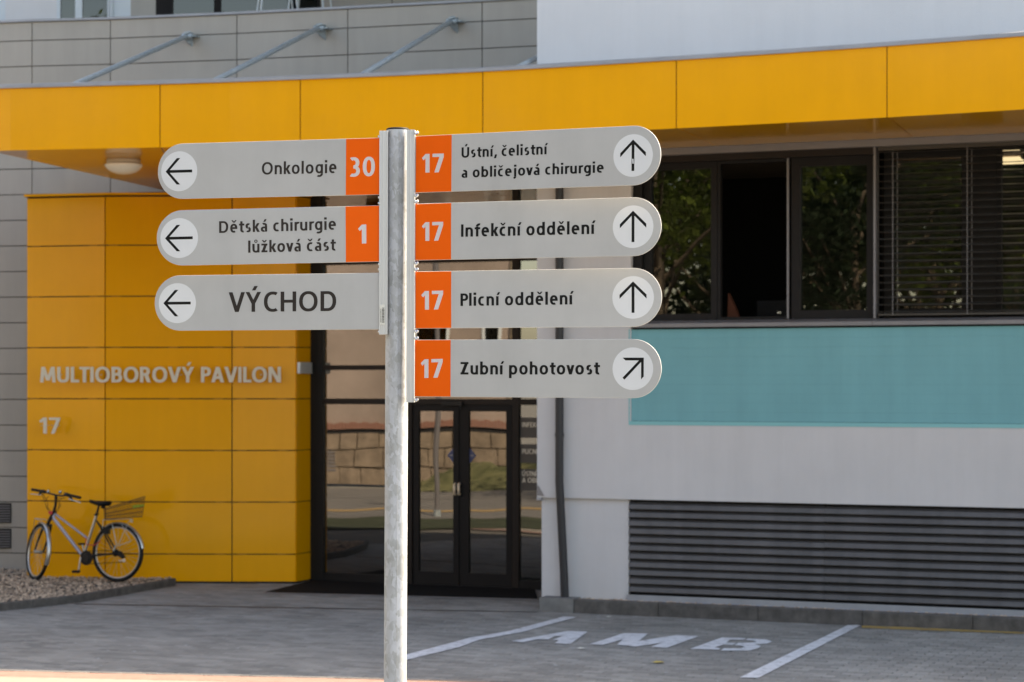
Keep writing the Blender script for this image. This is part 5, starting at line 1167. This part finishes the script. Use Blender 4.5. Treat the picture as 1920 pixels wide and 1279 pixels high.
# reflected lamp pole and bollard
p_ = vG(818, 965); t_ = thing('street_pole', p_, 'thin grey metal pole by the verge, seen only mirrored in the door glass', 'pole')
mb = MB(); mb.tube([p_, p_ + V3((0, 0, 5))], .05, 10); mb.build('shaft', M['sill'], t_)
mb = MB(); mb.tube([p_, p_ + V3((0, 0, .12))], .08, 10); mb.build('foot', M['galv'], t_)
# trees reflected in the office windows
def tree(base, h, cr, seed, m, label, nl=5200):
    rnd = random.Random(seed); t_ = thing('broadleaf_tree', base, label, 'tree', 'trees across the yard'); base = V3(base)
    mb = MB(); top = base + V3((rnd.uniform(-.2, .2), rnd.uniform(-.2, .2), h * .62)); mb.tube([base, base + V3((.05, .03, h * .25)), top], [.16, .12, .05], 8)
    limbs = []
    for k in range(9):
        a = rnd.uniform(0, 6.28); z = h * rnd.uniform(.28, .6); s0 = base + (top - base) * (z / (h * .62)); e = s0 + V3((math.cos(a) * cr * .75, math.sin(a) * cr * .75, h * rnd.uniform(.1, .3)))
        mb.tube([s0, (s0 + e) / 2 + V3((0, 0, .15)), e], [.05, .035, .015], 5); limbs.append(e)
    mb.build('trunk', M['bark'], t_)
    cl = [e + V3((rnd.uniform(-.4, .4), rnd.uniform(-.4, .4), rnd.uniform(-.3, .5))) for e in limbs] + [base + V3((rnd.uniform(-1, 1) * cr * .7, rnd.uniform(-1, 1) * cr * .7, h * rnd.uniform(.4, .95))) for _ in range(26)]
    Vv = []; Ff = []
    for i in range(nl):
        c_ = rnd.choice(cl); r_ = cr * .33 * rnd.random() ** .4; a = rnd.uniform(0, 6.28); b_ = rnd.uniform(-1, 1); q = math.sqrt(1 - b_ * b_)
        p = c_ + V3((math.cos(a) * q * r_, math.sin(a) * q * r_, b_ * r_ * .7)); s_ = rnd.uniform(.05, .12)
        u = V3((rnd.gauss(0, 1), rnd.gauss(0, 1), rnd.gauss(0, .6))).normalized(); v = u.orthogonal().normalized() * s_ * .6; u = u * s_; k = len(Vv)
        Vv += [p - u, p + v, p + u, p - v]; Ff.append((k, k + 1, k + 2, k + 3))
    obj('crown', Vv, Ff, M[m], t_)
def wv(px, D, z=0.0):
    x, y = xy(px, D); q = PW.mir(V3((x, y, z))); q.z = 0; return q
tree(wv(1225, 44), 11.5, 2.9, 11, 'leaf', 'light green leafy tree across the yard, mirrored in the left office window')
tree(wv(1440, 47), 10.5, 2.6, 12, 'leaf_dark', 'tall dark green tree across the yard, mirrored behind the open casement')
tree(wv(1600, 42), 9.5, 2.3, 13, 'leaf_dark', 'dark green tree across the yard, mirrored in the middle office window')
tree(wv(1760, 46), 9.0, 2.5, 14, 'leaf', 'yellow green tree across the yard, mirrored behind the venetian blind')
tree(wv(2000, 45), 10, 2.6, 15, 'leaf_dark', 'dark green tree across the yard, rightmost of the mirrored row')

tree(wv(1330, 55), 11, 3.2, 16, 'leaf_dark', 'large dark tree in the second row, mirrored between the left office windows', 7000)
tree(wv(1540, 60), 12, 3.4, 17, 'leaf_dark', 'large dark tree in the second row, mirrored in the middle window', 7000)
tree(wv(1720, 58), 12, 3.3, 18, 'leaf', 'large pale green tree in the second row, mirrored behind the blind', 7000)
tree(wv(1900, 60), 12, 3.4, 19, 'leaf_dark', 'large dark tree in the second row, mirrored at the right end of the blind', 7000)

def blades(name, quad, n, h, m, label, seed):
    rnd = random.Random(seed); A, B, C, D = quad; Vv = []; Ff = []
    for i in range(n):
        u, v = rnd.random(), rnd.random(); p = (A * (1 - u) + B * u) * (1 - v) + (D * (1 - u) + C * u) * v
        a = rnd.uniform(0, 6.28); w_ = rnd.uniform(.02, .05); hh = h * rnd.uniform(.4, 1.2); d = V3((math.cos(a), math.sin(a), 0)) * w_; k = len(Vv)
        Vv += [p - d, p + d, p + V3((rnd.uniform(-.1, .1), rnd.uniform(-.1, .1), hh))]; Ff.append((k, k + 1, k + 2))
    tag(obj(name, Vv, Ff, M[m]), label, 'grass', kind='stuff')
blades('bank_grass', [vG(770, 880), vG(1200, 850), vG(1200, 912), vG(770, 914)], 7000, .14, 'grass_dry', 'dry yellow green grass bank across the street, mirrored in the door glass', 4)
def hedge():  # thicket added to close bright gaps between the mirrored trees
    rnd = random.Random(8); Vv = []; Ff = []
    a = wv(1050, 66); b = wv(2300, 60)
    for i in range(14000):
        t_ = rnd.random(); hmax = 10.5 + 1.5 * math.sin(t_ * 17) + math.sin(t_ * 43); p = a + (b - a) * t_ + V3((rnd.uniform(-.8, .8), rnd.uniform(-.8, .8), rnd.uniform(0, hmax)))
        s_ = rnd.uniform(.15, .32); u = V3((rnd.gauss(0, 1), rnd.gauss(0, 1), rnd.gauss(0, .6))).normalized(); v = u.orthogonal().normalized() * s_ * .6; u = u * s_; k = len(Vv)
        Vv += [p - u, p + v, p + u, p - v]; Ff.append((k, k + 1, k + 2, k + 3))
    tag(obj('screening_thicket', Vv, Ff, M['leaf_dark']), 'dark thicket added behind the trees to block bright gaps in the mirrored view', 'thicket', kind='stuff')
hedge()

M['far_stone'] = mat('brown_base_stone', (0.21, 0.165, 0.125), 0.9, 0, 0.35, 3, 0.5, 12, island=0.3)
rnd = random.Random(21)
for row in range(3):
    x = 420 - row * 11
    while x < 948:
        w_ = rnd.uniform(26, 52); c_ = rnd.uniform(.0, .05)
        vwall(x + 1, min(x + w_ - 1, 953), row * .42 + .01, row * .42 + .40, 'far_stone', 'base_stone', off=.15 + c_, th=.1); x += w_
def bank():
    rnd = random.Random(31); Vv = []; Ff = []; nx, ny = 30, 8; pts = {}
    for i in range(nx + 1):
        for j in range(ny + 1):
            px = 775 + i * 14; D_ = 48.6 + j * .35; h = .45 * math.sin(math.pi * j / ny / 1.6) * min(1, i / 5) * (1 + .3 * math.sin(i * .9 + j)) + rnd.uniform(-.04, .04)
            p = PG.mir(V3(((px - 960) / F * D_, D_, 0))); p.z = max(.0, h); pts[i, j] = len(Vv); Vv.append(p)
    for i in range(nx):
        for j in range(ny): Ff.append((pts[i, j], pts[i + 1, j], pts[i + 1, j + 1], pts[i, j + 1]))
    o = obj('grass_bank', Vv, Ff, M['bank'], smooth=True); o['kind'] = 'structure'
M['bank'] = mat('mottled_bank', (0.035, 0.05, 0.012), 0.95, 0, 0.3, 1.6, 0.8, 20, col2=(0.13, 0.125, 0.06))
bank()
tree(wv(1218, 37), 12, 2.8, 31, 'leaf', 'leafy tree nearest the yard, mirrored at the left edge of the office windows', 7000)
